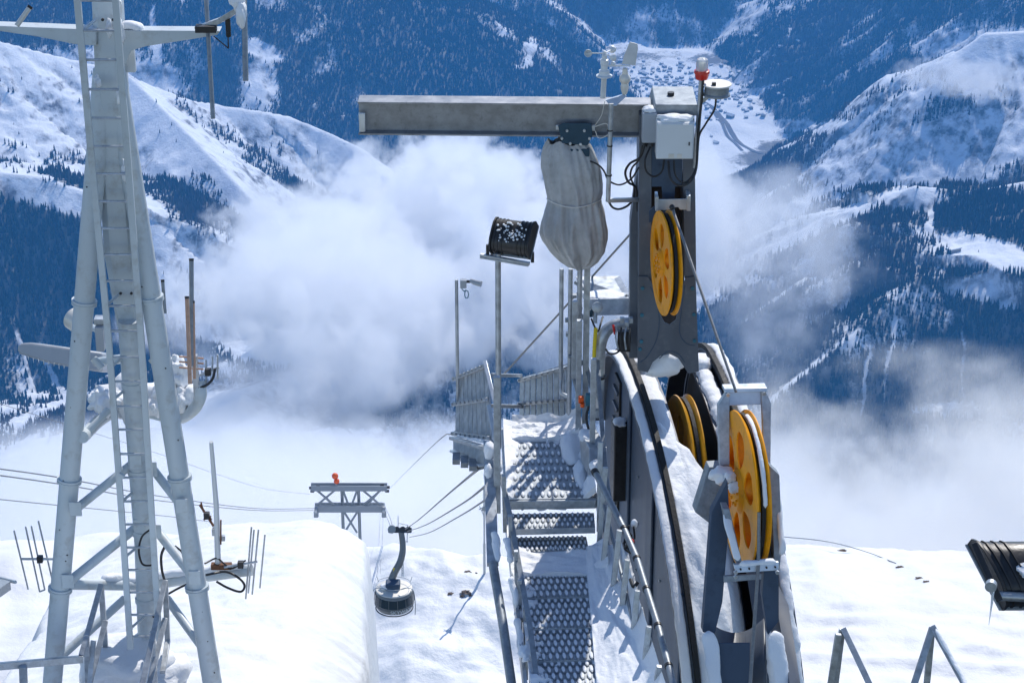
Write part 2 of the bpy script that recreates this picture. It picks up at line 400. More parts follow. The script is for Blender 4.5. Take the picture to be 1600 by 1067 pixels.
def up_to(p, py):
    """the point straight above (or below) p that appears at picture row py"""
    b = SP*p.y + CP*p.z; d = CP*p.y - SP*p.z; be = (533.5-py)/F
    return Vector((p.x, p.y, p.z + (be*d-b)/(CP+be*SP)))
def on_z(px, py, z):
    """the point on the level z that appears at px, py"""
    r = P(px, py, 1.0); return r*(z/r.z)
def lerp(a, b, t): return a+(b-a)*t
def bez(pts, n=8):
    """smooth curve through points"""
    pts = [Vector(p) for p in pts]; q = [pts[0]*2-pts[1]]+pts+[pts[-1]*2-pts[-2]]; out = []
    for i in range(1, len(q)-2):
        p0, p1, p2, p3 = q[i-1:i+3]
        for k in range(n):
            t = k/n; out.append(.5*((2*p1)+(p2-p0)*t+(2*p0-5*p1+4*p2-p3)*t*t+(3*p1-p0-3*p2+p3)*t**3))
    return out+[pts[-1]]
# ---------------------------------------------------------------- materials
def surf(name, col, rough=.5, metal=0., var=.12, scale=6., dirt=None, bump=0., bscale=60., spec=.5, dirt_amt=.5, streak=False):
    m, t, o = node_mat(name)
    b = N(t, "ShaderNodeBsdfPrincipled", Roughness=rough, Metallic=metal); b.inputs['Specular IOR Level'].default_value = spec
    L(t, b.outputs[0], o.inputs[0])
    g = N(t, "ShaderNodeNewGeometry")
    n = N(t, "ShaderNodeTexNoise", Scale=scale, Detail=5.0, Roughness=.6)
    if streak:
        mp = N(t, "ShaderNodeMapping"); mp.inputs['Scale'].default_value = (1, 1, .15); L(t, g.outputs[0], mp.inputs[0]); L(t, mp.outputs[0], n.inputs['Vector'])
    else: L(t, g.outputs[0], n.inputs['Vector'])
    lo = tuple(c*(1-var) for c in col); hi = tuple(min(1, c*(1+var)) for c in col)
    c = mixc(t, ramp(t, n.outputs[0], [(.3, 0), (.7, 1)]), lo, hi)
    if dirt:
        n3 = N(t, "ShaderNodeTexNoise", Scale=scale*2.7, Detail=7.0, Roughness=.7); L(t, g.outputs[0], n3.inputs['Vector'])
        c = mixc(t, mathn(t, 'MULTIPLY', ramp(t, n3.outputs[0], [(.52, 0), (.72, 1)]), dirt_amt), c, dirt)
    L(t, c, b.inputs['Base Color'])
    L(t, ramp(t, n.outputs[0], [(.2, max(0, rough-.1)), (.8, min(1, rough+.12))]), b.inputs['Roughness'])
    if bump:
        n2 = N(t, "ShaderNodeTexNoise", Scale=bscale, Detail=4.0); L(t, g.outputs[0], n2.inputs['Vector'])
        bp = N(t, "ShaderNodeBump", Strength=bump, Distance=.01); L(t, n2.outputs[0], bp.inputs['Height']); L(t, bp.outputs[0], b.inputs['Normal'])
    return m
GALV = surf("galvanised_steel", (.40, .43, .46), .42, .55, .25, 14., dirt=(.20, .21, .22), dirt_amt=.5)
TREAD = surf("tread_steel", (.32, .35, .38), .5, .4, .25, 12., dirt=(.16, .17, .18))
GALV_D = surf("weathered_steel", (.25, .28, .31), .5, .5, .25, 12., dirt=(.12, .13, .14))
ZINC = surf("bright_zinc", (.58, .62, .66), .35, .6, .12, 9.)
PAINT = surf("mast_paint", (.50, .555, .585), .45, 0, .10, 3., dirt=(.33, .33, .31), dirt_amt=.65, streak=True)
DARK = surf("dark_grey_paint", (.095, .110, .135), .42, .1, .16, 4., dirt=(.17, .18, .20), dirt_amt=.5, streak=True)
DARK2 = surf("hull_paint", (.048, .074, .118), .5, 0, .18, 3., spec=.3, dirt=(.026, .040, .066), dirt_amt=.6, streak=True)
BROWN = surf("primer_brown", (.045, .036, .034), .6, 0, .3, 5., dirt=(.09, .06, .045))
BEAM = surf("mill_steel", (.27, .28, .30), .45, .55, .22, 7., dirt=(.15, .155, .165), dirt_amt=.7)
YELLOW = surf("yellow_paint", (.90, .36, .006), .42, 0, .08, 5., dirt=(.30, .12, .01), dirt_amt=.45, spec=.3)
OLIVE = surf("worn_yellow_paint", (.68, .33, .02), .35, 0, .2, 5., dirt=(.2, .1, .02))
WHITE = surf("box_enamel", (.62, .65, .67), .35, 0, .03, 3.)
GREYBOX = surf("grey_enamel", (.33, .36, .40), .4, 0, .06, 4.)
BLACK = surf("black_plastic", (.018, .018, .02), .5, 0, .2, 8.)
BLACKM = surf("black_cast", (.028, .028, .03), .42, .3, .3, 20., bump=.1)
RUBBER = surf("rubber", (.012, .012, .013), .7, 0, .3, 20., bump=.4, bscale=40)
ROPE = surf("rope_steel", (.20, .205, .21), .5, .5, .2, 30.)
NAVY = surf("blue_enamel", (.012, .05, .085), .4, .1, .15, 9.)
TEAL = surf("teal_enamel", (.03, .14, .20), .4, .1, .15, 9.)
COPPER = surf("copper_tube", (.50, .31, .22), .45, .3, .15, 14., dirt=(.2, .1, .06))
RUST = surf("rusty_steel", (.16, .07, .035), .8, .1, .4, 25., bump=.3)
RED = surf("red_plastic", (.55, .02, .012), .35, 0, .1, 9.)
ORANGE = surf("orange_marker", (.75, .10, .01), .5, 0, .1, 2.)
PALE = surf("pale_metal", (.62, .60, .55), .45, .2, .1, 12.)
TARP = surf("tarpaulin", (.40, .405, .41), .5, 0, .14, 7., bump=.45, bscale=22, dirt=(.22, .215, .20), dirt_amt=.5)
STRAP = surf("yellow_strap", (.70, .52, .01), .6, 0, .1, 9.)
CABIN = surf("cabin_grey", (.16, .165, .17), .35, .2, .1, 1.)
GLASSD = surf("dark_glass", (.035, .045, .05), .12, 0, .1, 1.)
m, t, o = node_mat("clear_glass"); b = N(t, "ShaderNodeBsdfPrincipled", Roughness=.06); b.inputs['Transmission Weight'].default_value = .55
b.inputs['Base Color'].default_value = (.85, .87, .88, 1); b.inputs['IOR'].default_value = 1.25; L(t, b.outputs[0], o.inputs[0]); CLEAR_M = m
def snow_mat(name, scale=3., bump=.5, dist=.05, al=.79):
    m, t, o = node_mat(name)
    b = N(t, "ShaderNodeBsdfPrincipled", Roughness=.55); b.inputs['Base Color'].default_value = (al, al*1.025, al*1.06, 1)
    b.inputs['Specular IOR Level'].default_value = .25
    g = N(t, "ShaderNodeNewGeometry"); n = N(t, "ShaderNodeTexNoise", Scale=scale, Detail=7.0, Roughness=.62); L(t, g.outputs[0], n.inputs['Vector'])
    bp = N(t, "ShaderNodeBump", Strength=bump, Distance=dist); L(t, n.outputs[0], bp.inputs['Height']); L(t, bp.outputs[0], b.inputs['Normal'])
    L(t, b.outputs[0], o.inputs[0]); return m
SNOW = snow_mat("settled_snow", 9., .6, .03)
SNOWG = snow_mat("slope_snow", 1.2, .5, .14, .70)
SNOWF = snow_mat("far_slope_snow", .12, .6, 1.2, .74)
def snow_strip(name, pts, w, h, parent, across=None, seed=1, n=9, rag=.35):
    """a ragged ribbon of settled snow along pts, w wide, h high, lying on that line"""
    pts = bez(pts, 6) if len(pts) > 2 else [Vector(pts[0]), Vector(pts[1])]
    ln = [0.0]
    for a, b in zip(pts[:-1], pts[1:]): ln.append(ln[-1]+(b-a).length)
    tot = ln[-1]; m = int(max(14, min(260, tot/.022)))
    q = np.linspace(0, tot, m); xs = [np.interp(q, ln, [p[i] for p in pts]) for i in range(3)]
    pts = [Vector((xs[0][i], xs[1][i], xs[2][i])) for i in range(m)]
    k1 = fbm(q/.22+seed*5.3, q*0+seed, 4, seed); k2 = fbm(q/.30+seed*2.1, q*0+seed+9, 4, seed+3); k3 = fbm(q/.22+seed*1.7, q*0+seed+4, 4, seed+5)
    vs = []
    for i, p in enumerate(pts):
        d = (pts[min(i+1, m-1)]-pts[max(i-1, 0)]).normalized()
        sd = Vector(across).normalized() if across else d.cross(Vector((0, 0, 1)))
        if sd.length < .05: sd = Vector((1, 0, 0))
        sd.normalize(); u = sd.cross(d); u = u if u.z > 0 else -u
        e = min(1, min(q[i], tot-q[i])/(w*.6)); endf = math.sqrt(max(.02, 1-(1-e)**2))
        l_ = -w/2*(1+rag*k1[i])*endf; r_ = w/2*(1+rag*k3[i])*endf; hh = h*max(.25, 1+rag*k2[i])*endf
        for j in range(n):
            a = math.pi*j/(n-1); vs.append(p+sd*((l_+r_)/2-math.cos(a)*(r_-l_)/2)+u*(math.sin(a)**.6*hh))
    fs = [(i*n+j, i*n+j+1, (i+1)*n+j+1, (i+1)*n+j) for i in range(m-1) for j in range(n-1)]
    fs += [(i*n, (i+1)*n, (i+1)*n+n-1, i*n+n-1) for i in range(m-1)] + [tuple(range(n)), tuple(range((m-1)*n, m*n))[::-1]]
    return MB().add(vs, fs).build(name, SNOW, parent, smooth=80)
def snow_lump(name, c, sz, parent, seed=1, amp=.22, sub=3):
    """an uneven heap of snow"""
    bm = bmesh.new(); bmesh.ops.create_icosphere(bm, subdivisions=sub, radius=1)
    co = np.array([v.co[:] for v in bm.verts])
    r = 1 + amp*(fbm(co[:, 0]*1.6+seed*3.1, co[:, 1]*1.6+co[:, 2]*1.1, 4, seed))
    mb = MB(); mb.add([Vector((co[i, 0]*r[i]*sz[0], co[i, 1]*r[i]*sz[1], co[i, 2]*r[i]*sz[2]))+Vector(c) for i in range(len(co))],
                      [tuple(v.index for v in f.verts) for f in bm.faces]); bm.free()
    return mb.build(name, SNOW, parent, smooth=180)
# ---------------------------------------------------------------- snow ground near the station
def heightfield(name, xs, ys, fn, mat):
    Yg, Xg = np.meshgrid(ys, xs, indexing='ij'); Zg = fn(Xg, Yg)
    ob = np_mesh(name, np.stack([Xg, Yg, Zg], -1).reshape(-1, 3), grid_faces(*Xg.shape), mat); return tag(ob, kind='structure')
def hump(x, y):
    z = -11.15 - .325*(y-17.5) - .09*(x+2.6)**2
    z -= .09*np.clip(y-24.5, 0, None)**2
    re = -1.36-.0645*(y-17.5) + .05*fbm(y/1.7, x*0+3.3, 3, 5); le = -4.95-.1*(y-18.5) + .1*fbm(y/2.2, x*0+8, 3, 6)
    z -= .55*np.clip(x-re+.85, 0, None)**2 + 14*np.clip(x-re, 0, None) + 22*np.clip(x-re-.06, 0, None)**1.1 + 1.6*np.clip(le-x, 0, None)
    z += .10*fbm(x/2.4, y/2.4, 4, 21) + .045*rfbm(x/.9+.4*fbm(y/1.3, x/2, 2, 23), y/.5, 4, 22)
    return np.maximum(z, -30)
heightfield("snow_slope", np.linspace(-8, 0, 230), np.linspace(13, 34, 300), hump, SNOWG)
def right_slope(x, y):
    z = -32.5 - .155*(y-49.4) - .08*np.clip(y-60, 0, None)**2 - .01*(x-9)
    z -= .95*np.clip(6.5-x, 0, None)**1.15
    z += .5*fbm(x/14, y/10, 4, 25) + .16*rfbm(x/3.1, y/1.7, 4, 26)
    return z
heightfield("snow_slope", np.linspace(-4, 34, 260), np.linspace(36, 76, 260), right_slope, SNOWG)
def knoll(x, y):
    z = -149.0 - .25*np.clip(258-y, 0, None) - .03*np.clip(y-258+.06*x, 0, None)**2 + .02*x
    z += 2.6*fbm(x/22, y/22, 5, 27)
    return z
heightfield("snow_slope", np.linspace(-95, 70, 330), np.linspace(190, 320, 260), knoll, SNOWF)
def left_slope(x, y):
    z = -36.8 - .1*(y-58) - .06*np.clip(y-66, 0, None)**2 - .03*(x+16)
    return z + .6*fbm(x/9, y/9, 4, 28)
heightfield("snow_slope", np.linspace(-34, -7, 140), np.linspace(46, 90, 160), left_slope, SNOWG)
# ================================================================ RADIO MAST on the left
base = P(228, 1012, 20.0)
mast = thing("radio_mast", base, "tall pale grey tripod mast with a ladder up its column, standing on the snow hump", "mast")
mb = MB()
cl = [(232, 1030, 20.1), (226, 850, 19.5), (215, 700, 19.0), (206, 580, 18.65), (201, 500, 18.45)]
mb.tube([P(*c) for c in cl], .088, 24)
mb.build("column", PAINT, mast)
mb = MB()       # welded box head of the column, wider towards the legs
sec = [(160, -60, 17.05, 21), (168, 100, 17.35, 22), (176, 250, 17.75, 24), (187, 400, 18.15, 26), (196, 470, 18.4, 22), (200, 520, 18.5, 17)]
vs = []
for (px, py, d, hw) in sec:
    a, b = P(px-hw, py, d), P(px+hw, py, d); bk = Vector((0, .26, 0)); ch = (b-a)*.22
    vs += [a+Vector((0, .04, 0)), a+ch, b-ch, b+Vector((0, .04, 0)), b+bk, a+bk]
mb.add(vs, [tuple(range(6))[::-1], tuple(range(30, 36))] + [(i*6+j, i*6+(j+1) % 6, (i+1)*6+(j+1) % 6, (i+1)*6+j) for i in range(5) for j in range(6)])
mb.build("column_head", PAINT, mast, bevel=.006)
for (a, b) in (((162, 110, 17.5), (79, 1100, 19.6)), ((178, 100, 17.5), (337, 1100, 19.6))):
    A, B = P(*a), P(*b)
    lg = MB().tube([A, lerp(A, B, .5), B], .083, 28).build("leg", PAINT, mast)
lad = MB().bar(P(186, 740, 18.75), P(194, 745, 18.75), .03, .03).build("ladder", PAINT, mast)
RL = [((119, -20), (145, 267), (170, 534), (190, 801), (204, 1012)), ((179, -20), (201, 267), (221, 534), (237, 801), (249, 1000))]
ld = lambda py: 16.75 + (py+20)/1032*2.85
for r in RL:
    mb = MB()
    pts = [P(x, y, ld(y)) for x, y in r]
    for a, b in zip(pts[:-1], pts[1:]):
        dv = (b-a).normalized()*.004; mb.bar(a-dv, b+dv, .052, .035, (0, -1, 0))
    mb.build("side_rail", PAINT, lad, bevel=.004)
def railx(k, y): return np.interp(y, [p[1] for p in RL[k]], [p[0] for p in RL[k]])
for y in (1, 48, 94, 140, 185, 229, 272, 315, 357, 398, 439, 478, 517, 558, 596, 635, 671, 709, 746, 783, 819, 855, 890, 925, 960, 994):
    a, b = P(railx(0, y)+4, y, ld(y)), P(railx(1, y)-4, y, ld(y)); MB().tube([a, b], .011, 8).build("rung", GALV, lad)
for y in (31, 458, 553, 604, 764, 850, 962):      # stand-offs between ladder and column
    for k, dx in ((0, 12), (1, -8)):
        x = railx(k, y); MB().tube([P(x, y+22, ld(y+22)), P(x+dx+14-6*k, y, ld(y)+.30)], .012, 8).build("standoff", PAINT, mast)
def arm(pts_front, depth, th):
    return MB().plate([P(x, y, d) for x, y, d in pts_front], (0, 1, 0), th)
arm([(150, 47, 17.2), (150, 72, 17.26), (118, 70, 17.25), (60, 58, 17.22), (-30, 45, 17.2), (-30, 40, 17.2)], 0, .13).build("crossarm", PAINT, mast, bevel=.005)
arm([(186, 48, 17.2), (344, 49, 17.2), (340, 55, 17.2), (300, 62, 17.2), (228, 73, 17.25), (205, 80, 17.3), (194, 104, 17.35), (186, 108, 17.4)], 0, .13).build("crossarm", PAINT, mast, bevel=.005)
for a, b, r in (((207, 724, 19.1), (120, 794, 18.9), .037), ((240, 734, 19.1), (283, 790, 18.9), .037), ((215, 822, 19.45), (108, 908, 19.2), .04), ((246, 830, 19.45), (303, 902, 19.2), .04),
                ((195, 935, 19.9), (92, 1028, 19.5), .038), ((261, 935, 19.9), (318, 1014, 19.5), .038), ((170, 640, 18.8), (137, 674, 18.7), .03), ((236, 560, 18.6), (262, 590, 18.6), .03), ((160, 575, 18.5), (146, 560, 18.5), .03)):
    MB().tube([P(*a), P(*b)], r, 14).build("brace", PAINT, mast)
MB().tube(bez([P(129, 683, 18.6), P(158, 655, 19.2), P(190, 640, 19.7), P(235, 645, 19.9), P(275, 654, 19.6), P(300, 642, 19.1), P(313, 620, 18.9), P(312, 596, 18.9)], 8), .052, 14).build("antenna_ring", PAINT, mast)
MB().tube([P(112, 912, 19.4), P(225, 914, 20.0), P(394, 890, 19.8)], .05, 14).build("outrigger", PAINT, mast)
MB().box(P(203, 94, 17.55), (.085, .05, .19)).build("panel_box", WHITE, mast, bevel=.006)
for c, s, k in (((203, 622, 19.5), (.33, .34, .17), 3), ((163, 626, 19.1), (.15, .2, .12), 4), ((276, 590, 19.3), (.12, .16, .20), 5), ((290, 622, 19.2), (.11, .16, .12), 6), ((258, 622, 19.4), (.2, .22, .14), 8)):
    snow_lump("snow_cap", P(*c), tuple(q*.9 for q in s), mast, k, .42, 4)
snow_strip("snow_cap", [P(160, 905, 19.65), P(215, 904, 19.95), P(300, 894, 19.92), P(385, 884, 19.8)], .10, .05, mast, seed=3)
snow_strip("snow_cap", [P(186, 46, 17.25), P(205, 43, 17.25), P(225, 49, 17.25)], .10, .05, mast, seed=5)
snow_strip("snow_cap", [P(183, 0, 17.0), P(186, 20, 17.1), P(185, 46, 17.2)], .05, .03, mast, seed=6)
# ---- aerials carried by the mast
def yagi(name, boom, els, label, r=.012, mat=GALV):
    o = thing(name, P(*boom[1]), label, "antenna", "aerials on the radio mast")
    MB().tube([P(*boom[0]), P(*boom[1])], .011, 8).build("boom", mat, o)
    for a, b in els: MB().tube([P(*a), P(*b)], r*.62, 8).build("element", mat, o)
    m_ = lerp(P(*boom[0]), P(*boom[1]), .5); MB().box(m_, (.05, .05, .06)).build("clamp", BLACK, o, bevel=.004)
    return o
yagi("yagi_antenna", ((33, 873, 19.4), (92, 873, 19.4)), [((22, 829, 19.2), (44, 920, 19.6)), ((40, 823, 19.2), (62, 924, 19.6)), ((49, 822, 19.2), (70, 921, 19.6)), ((60, 814, 19.2), (83, 911, 19.6)), ((62, 924, 19.6), (70, 921, 19.6))], "silver four-rod yagi aerial left of the mast, its rods leaning left")
yagi("yagi_antenna", ((350, 886, 19.7), (402, 877, 19.7)), [((393, 822, 19.5), (384, 935, 19.9)), ((404, 826, 19.5), (394, 928, 19.9)), ((397, 826, 19.5), (388, 926, 19.9)), ((414, 834, 19.5), (406, 918, 19.9))], "silver yagi aerial at the end of the snowy outrigger right of the mast")
yagi("yagi_antenna", ((308, 588, 18.9), (342, 574, 18.9)), [((322, 562, 18.9), (322, 604, 18.9)), ((332, 557, 18.9), (332, 580, 18.9)), ((340, 554, 18.8), (340, 592, 18.9))], "small yagi aerial on the grey post above the snow-filled ring")
yagi("yagi_antenna", ((312, 788, 19.6), (334, 822, 19.6)), [((314, 784, 19.6), (318, 800, 19.6)), ((321, 800, 19.6), (331, 812, 19.6)), ((318, 812, 19.6), (330, 806, 19.6)), ((345, 812, 19.5), (345, 850, 19.6))], "rusty short-rod aerial on the white pole", mat=RUST)
o = thing("rod_antenna", P(340, 890, 19.8), "white frosted pole aerial rising from the snowy outrigger", "antenna", "aerials on the radio mast")
MB().tube([P(341, 893, 19.8), P(338, 790, 19.45), P(330, 690, 19.0)], [.028, .024, .018], 12).build("pole", WHITE, o)
MB().box(P(337, 830, 19.6), (.06, .06, .06)).box(P(347, 840, 19.6), (.05, .04, .05)).build("clamp", GALV, o, bevel=.004)
MB().box(P(346, 884, 19.75), (.18, .06, .05)).build("mount", RUST, o, bevel=.004)
def rod(px0, py0, px1, py1, d, r, mat, label):
    a = P(px0, py0, d); b = P(px1, py1, d); o = thing("rod_antenna", b, label, "antenna", "aerials on the radio mast")
    MB().tube([a, b], r, 12).build("rod", mat, o); MB().lathe(a, (b-a), [(0, .001), (0, r*1.08), (.02, r*1.08), (.02, r*.9)], 12).build("cap", BLACKM, o); return o
rod(299, 404, 300, 572, 18.6, .019, GALV_D, "tall grey tube aerial behind the copper tubes")
rod(254, 437, 258, 490, 18.5, .014, GALV_D, "short grey rod aerial showing behind the right mast leg")
rod(292, 463, 297, 600, 18.5, .017, COPPER, "copper-coloured tube aerial clamped in front of the grey post")
rod(302, 470, 304, 592, 18.6, .012, COPPER, "thinner copper tube aerial close to the grey post")
rod(321, -20, 333, 186, 17.15, .017, GALV_D, "grey rod aerial hanging through the tip of the right crossarm")
rod(381, -20, 384, 127, 16.9, .021, GALV_D, "grey rod aerial hanging from the frosted bracket beyond the crossarm")
rod(48, 10, 26, 41, 17.1, .02, PALE, "short white stub aerial leaning on the left crossarm")
o = thing("mounting_post", P(305, 628, 18.9), "grey perforated post with clamps standing on the antenna ring", "post")
MB().bar(P(304, 555, 18.7), P(308, 628, 18.95), .045, .045, (0, 1, 0)).build("post", GALV, o)
for y in (560, 568, 577): MB().tube([P(280, y-3, 18.75), P(318, y, 18.75)], .008, 8).build("crossbar", COPPER, o)
o = thing("aerial_bracket", P(330, 48, 17.2), "steel bracket with rime ice on the tip of the right crossarm", "bracket")
MB().bar(P(306, 46, 17.15), P(345, 32, 17.1), .05, .04).bar(P(345, 32, 17.1), P(378, 12, 16.95), .045, .04).build("bracket_bar", GALV, o, bevel=.004)
MB().lathe(P(356, 34, 17.1), (0, 0, -1), [(-.03, .001), (-.03, .02), (.12, .02), (.12, .001)], 12).box(P(322, 45, 17.1), (.16, .08, .05)).build("insulator", BLACK, o, bevel=.004)
MB().tube([P(356, 50, 17.1), P(357, 76, 17.2)], .005, 6).tube([P(334, 57, 17.1), P(357, 76, 17.2)], .005, 6).build("wire", BLACK, o)
snow_lump("rime", P(377, 22, 16.85), (.045, .05, .09), o, 12, .4); snow_lump("rime", P(371, 2, 16.85), (.05, .05, .07), o, 13, .4)
# ice-hung dish on the left
dc = P(104, 553, 19.6)
o = thing("dish_antenna", dc, "shallow grey dish antenna seen edge on, icicles along its rim, left of the mast", "dish antenna")
nrm = Vector((.10, .52, .84)).normalized()
MB().plate([P(x, y, 19.6) for x, y in ((27, 540), (33, 536), (47, 535), (90, 541), (160, 551), (160, 582), (118, 575), (78, 568), (48, 559), (31, 553), (27, 548))], Vector((.05, .9, -.43)), .42).build("reflector", GREYBOX, o, bevel=.02)
MB().tube([P(150, 566, 19.5), P(196, 560, 18.9)], .04, 12).build("mount", PAINT, o)
for k in range(11):
    p = P(36+8*k, 555+2.0*k, 19.58); MB().tube([p, p-Vector((0, 0, .03+.03*random.random()))], [.006, .001], 6).build("icicle", CLEAR_M, o)
o = thing("dish_antenna", P(128, 505, 19.4), "round cream drum antenna peeking out behind the left mast leg", "dish antenna")
MB().lathe(P(127, 506, 19.5), (-.5, .5, .1), [(0, .001), (0, .085), (.01, .10), (.12, .10), (.14, .08), (.15, .001)], 32).build("drum", PALE, o)
MB().tube([P(130, 506, 19.4), P(165, 520, 18.9)], .03, 10).build("mount", PAINT, o)
o = thing("equipment_box", P(158, 520, 18.9), "small grey radio box strapped behind the ladder foot of the upper column", "box")
MB().box(P(157, 527, 18.9), (.07, .1, .22)).build("box", GREYBOX, o, bevel=.006); MB().box(P(157, 500, 18.88), (.10, .1, .05)).build("lid", GALV, o, bevel=.004)
def cable(name, pts, r, label, mat=BLACK, n=8, cat="cable", group=None):
    o = MB().tube(bez([P(*p) for p in pts], n), r, 8).build(name, mat); return tag(o, label, cat, group)
cable("cable", [(236, 826, 19.2), (222, 838, 19.2), (217, 860, 19.3), (222, 880, 19.4), (234, 883, 19.4), (246, 878, 19.4)], .009, "black cable looping out of the mast column beside the ladder")
cable("cable", [(258, 852, 19.4), (252, 868, 19.5), (253, 890, 19.6), (257, 906, 19.7)], .012, "black cable dropping down the right side of the mast column")
cable("cable", [(288, 884, 19.7), (285, 864, 19.6), (274, 853, 19.5)], .009, "short black cable curl beside the right mast leg")
cable("cable", [(322, 898, 19.6), (352, 893, 19.7), (372, 902, 19.7), (382, 914, 19.8), (376, 924, 19.8), (356, 918, 19.8), (338, 908, 19.8)], .011, "black cable looped under the end of the outrigger")
cable("cable", [(320, 880, 19.6), (338, 872, 19.7), (350, 880, 19.7), (362, 888, 19.7), (384, 875, 19.7)], .008, "thin black cable crossing over the foot of the white pole")
cable("cable", [(262, 928, 19.7), (280, 918, 19.6), (296, 911, 19.6)], .010, "black cable running along the outrigger by the right leg")
cable("cable", [(310, 606, 18.85), (322, 602, 18.85), (332, 592, 18.85), (336, 576, 18.85)], .012, "black lead hanging from the small yagi aerial")
# ---- railings at the foot of the mast
def frame(name, bars, label, group, mat=GALV, w=.045):
    o = thing(name, P(*bars[0][1]), label, "railing", group)
    for a, b, nm in bars: MB().bar(P(*a), P(*b), w, w*.8, (0, -1, .3)).build(nm, mat, o, bevel=.003)
    return o
g = "steel railing pieces on the snow"
frame("railing", [((158, 913, 19.4), (127, 1024, 19.0), "handrail"), ((158, 915, 19.4), (165, 1012, 19.8), "post"), ((165, 970, 19.5), (141, 1064, 19.2), "midrail"), ((135, 990, 19.1), (138, 1080, 19.3), "post"), ((146, 1000, 19.2), (140, 1070, 19.2), "brace")], "A-shaped steel railing end left of the mast ladder", g)
frame("railing", [((258, 907, 19.4), (220, 1080, 18.8), "handrail"), ((258, 907, 19.4), (262, 1004, 19.8), "post"), ((258, 966, 19.5), (232, 1075, 19.1), "midrail"), ((238, 986, 19.2), (243, 1085, 19.4), "post"), ((262, 1000, 19.7), (254, 1050, 19.4), "brace")], "A-shaped steel railing end right of the mast ladder", g)
frame("railing", [((-20, 1042, 18.6), (129, 1029, 19.0), "handrail"), ((36, 1040, 18.7), (38, 1100, 18.9), "post")], "low horizontal steel rail in the bottom left corner", g, w=.06)
for k, (x, y, s) in enumerate(((195, 1030, .42), (240, 1050, .36), (265, 1062, .16), (180, 1055, .3))):
    tag(snow_lump("snow_heap", P(x, y, 19.9), (s, s*.9, s*.42), None, 30+k, .25), None, None, None, 'stuff')
UP = Vector((0, 0, 1)); rng = random.Random(2)
for k in range(20):
    t_ = rng.uniform(.12, .98); a_, b_ = (P(162, 110, 17.5), P(79, 1100, 19.6)) if k % 2 else (P(178, 100, 17.5), P(337, 1100, 19.6))
    MB().ball(lerp(a_, b_, t_)+Vector((rng.uniform(-.05, .05), -.072, .03)), .007, 6).build("rivet", BLACKM, mast)
for y in (31, 458, 553, 604, 628, 728, 764, 850, 962):
    for dx in (-9, 12): MB().lathe(P(np.interp(y, [0, 400, 560, 700, 850, 1000], [166, 190, 206, 216, 227, 232])+dx*.8, y, 16.9+(y/1000)*3.0), (0, -1, 0), [(0, .012), (.012, .012), (.012, .001)], 8).build("bolt", BLACKM, mast)
for y in (600, 735, 830, 935):
    x = np.interp(y, [560, 700, 850, 1000], [206, 215, 226, 231]); p = P(x, y, np.interp(y, [500, 580, 700, 850, 1030], [18.45, 18.65, 19.0, 19.5, 20.1])); MB().lathe(p, UP, [(-.025, .088), (-.025, .10), (.025, .10), (.025, .088)], 24).build("collar", PAINT, mast)
for A_, B_, ts in ((P(162, 110, 17.5), P(79, 1100, 19.6), (.34, .62, .80)), (P(178, 100, 17.5), P(337, 1100, 19.6), (.34, .62, .80))):
    d_ = (B_-A_).normalized()
    for t_ in ts: MB().lathe(lerp(A_, B_, t_), d_, [(-.02, .083), (-.02, .103), (-.003, .103), (-.003, .098), (.003, .098), (.003, .103), (.02, .103), (.02, .083)], 28).build("flange", PAINT, mast)
for x, y, d in ((118, 795, 18.75), (284, 790, 18.75), (106, 908, 19.05), (304, 902, 19.05), (212, 722, 18.95), (236, 733, 18.95), (218, 822, 19.3), (243, 830, 19.3)):
    MB().box(P(x, y, d), (.10, .012, .13)).build("gusset", PAINT, mast, bevel=.003)
for k, (x, y, d) in enumerate(((152, 128, 17.35), (187, 150, 17.35), (196, 268, 17.6), (139, 420, 18.1), (244, 480, 18.3), (190, 50, 17.1), (240, 640, 18.75), (170, 44, 17.1))):
    snow_lump("rime", P(x, y, d), (.022, .03, .05+.02*(k % 3)), mast, 60+k, .5)
# ================================================================ ROPE STATION on the right
T0 = P(985, 566, 21.4)
AX = Vector((.141, -.99, 0)).normalized(); LT = Vector((.99, .141, 0)).normalized(); UP = Vector((0, 0, 1))
def MF(s, l, z): return T0 + AX*s + LT*l + UP*z
R_ARC, R_BACK, WID = 4.0, 1.15, .80
def arc(th, dr=0.0):
    """(s, z) on the curved rim, th in degrees, dr outwards"""
    t = math.radians(th)
    if th >= 0: return (R_ARC+dr)*math.sin(t), -R_ARC+(R_ARC+dr)*math.cos(t)
    return (R_BACK+dr)*math.sin(t), -R_BACK+(R_BACK+dr)*math.cos(t)
ths = list(range(-90, 0, 9)) + [0] + list(range(4, 80, 4))
sad = thing("rope_saddle", MF(2.2, .4, -3.4), "big dark grey curved rope saddle with snow on its two rims, right of the stairs", "saddle")
def rim_strip(mb, l0, l1, dr0, dr1, t0=-90, t1=76):
    th = [t for t in ths if t0 <= t <= t1]
    sec = []
    for t in th:
        q = [arc(t, dr0), arc(t, dr1)]
        sec.append([MF(q[0][0], l0, q[0][1]), MF(q[0][0], l1, q[0][1]), MF(q[1][0], l1, q[1][1]), MF(q[1][0], l0, q[1][1])])
    vs = [p for s_ in sec for p in s_]; n = len(sec)
    fs = [(i*4+j, i*4+(j+1) % 4, (i+1)*4+(j+1) % 4, (i+1)*4+j) for i in range(n-1) for j in range(4)] + [(0,1,2,3), tuple(range((n-1)*4, n*4))[::-1]]
    return mb.add(vs, fs)
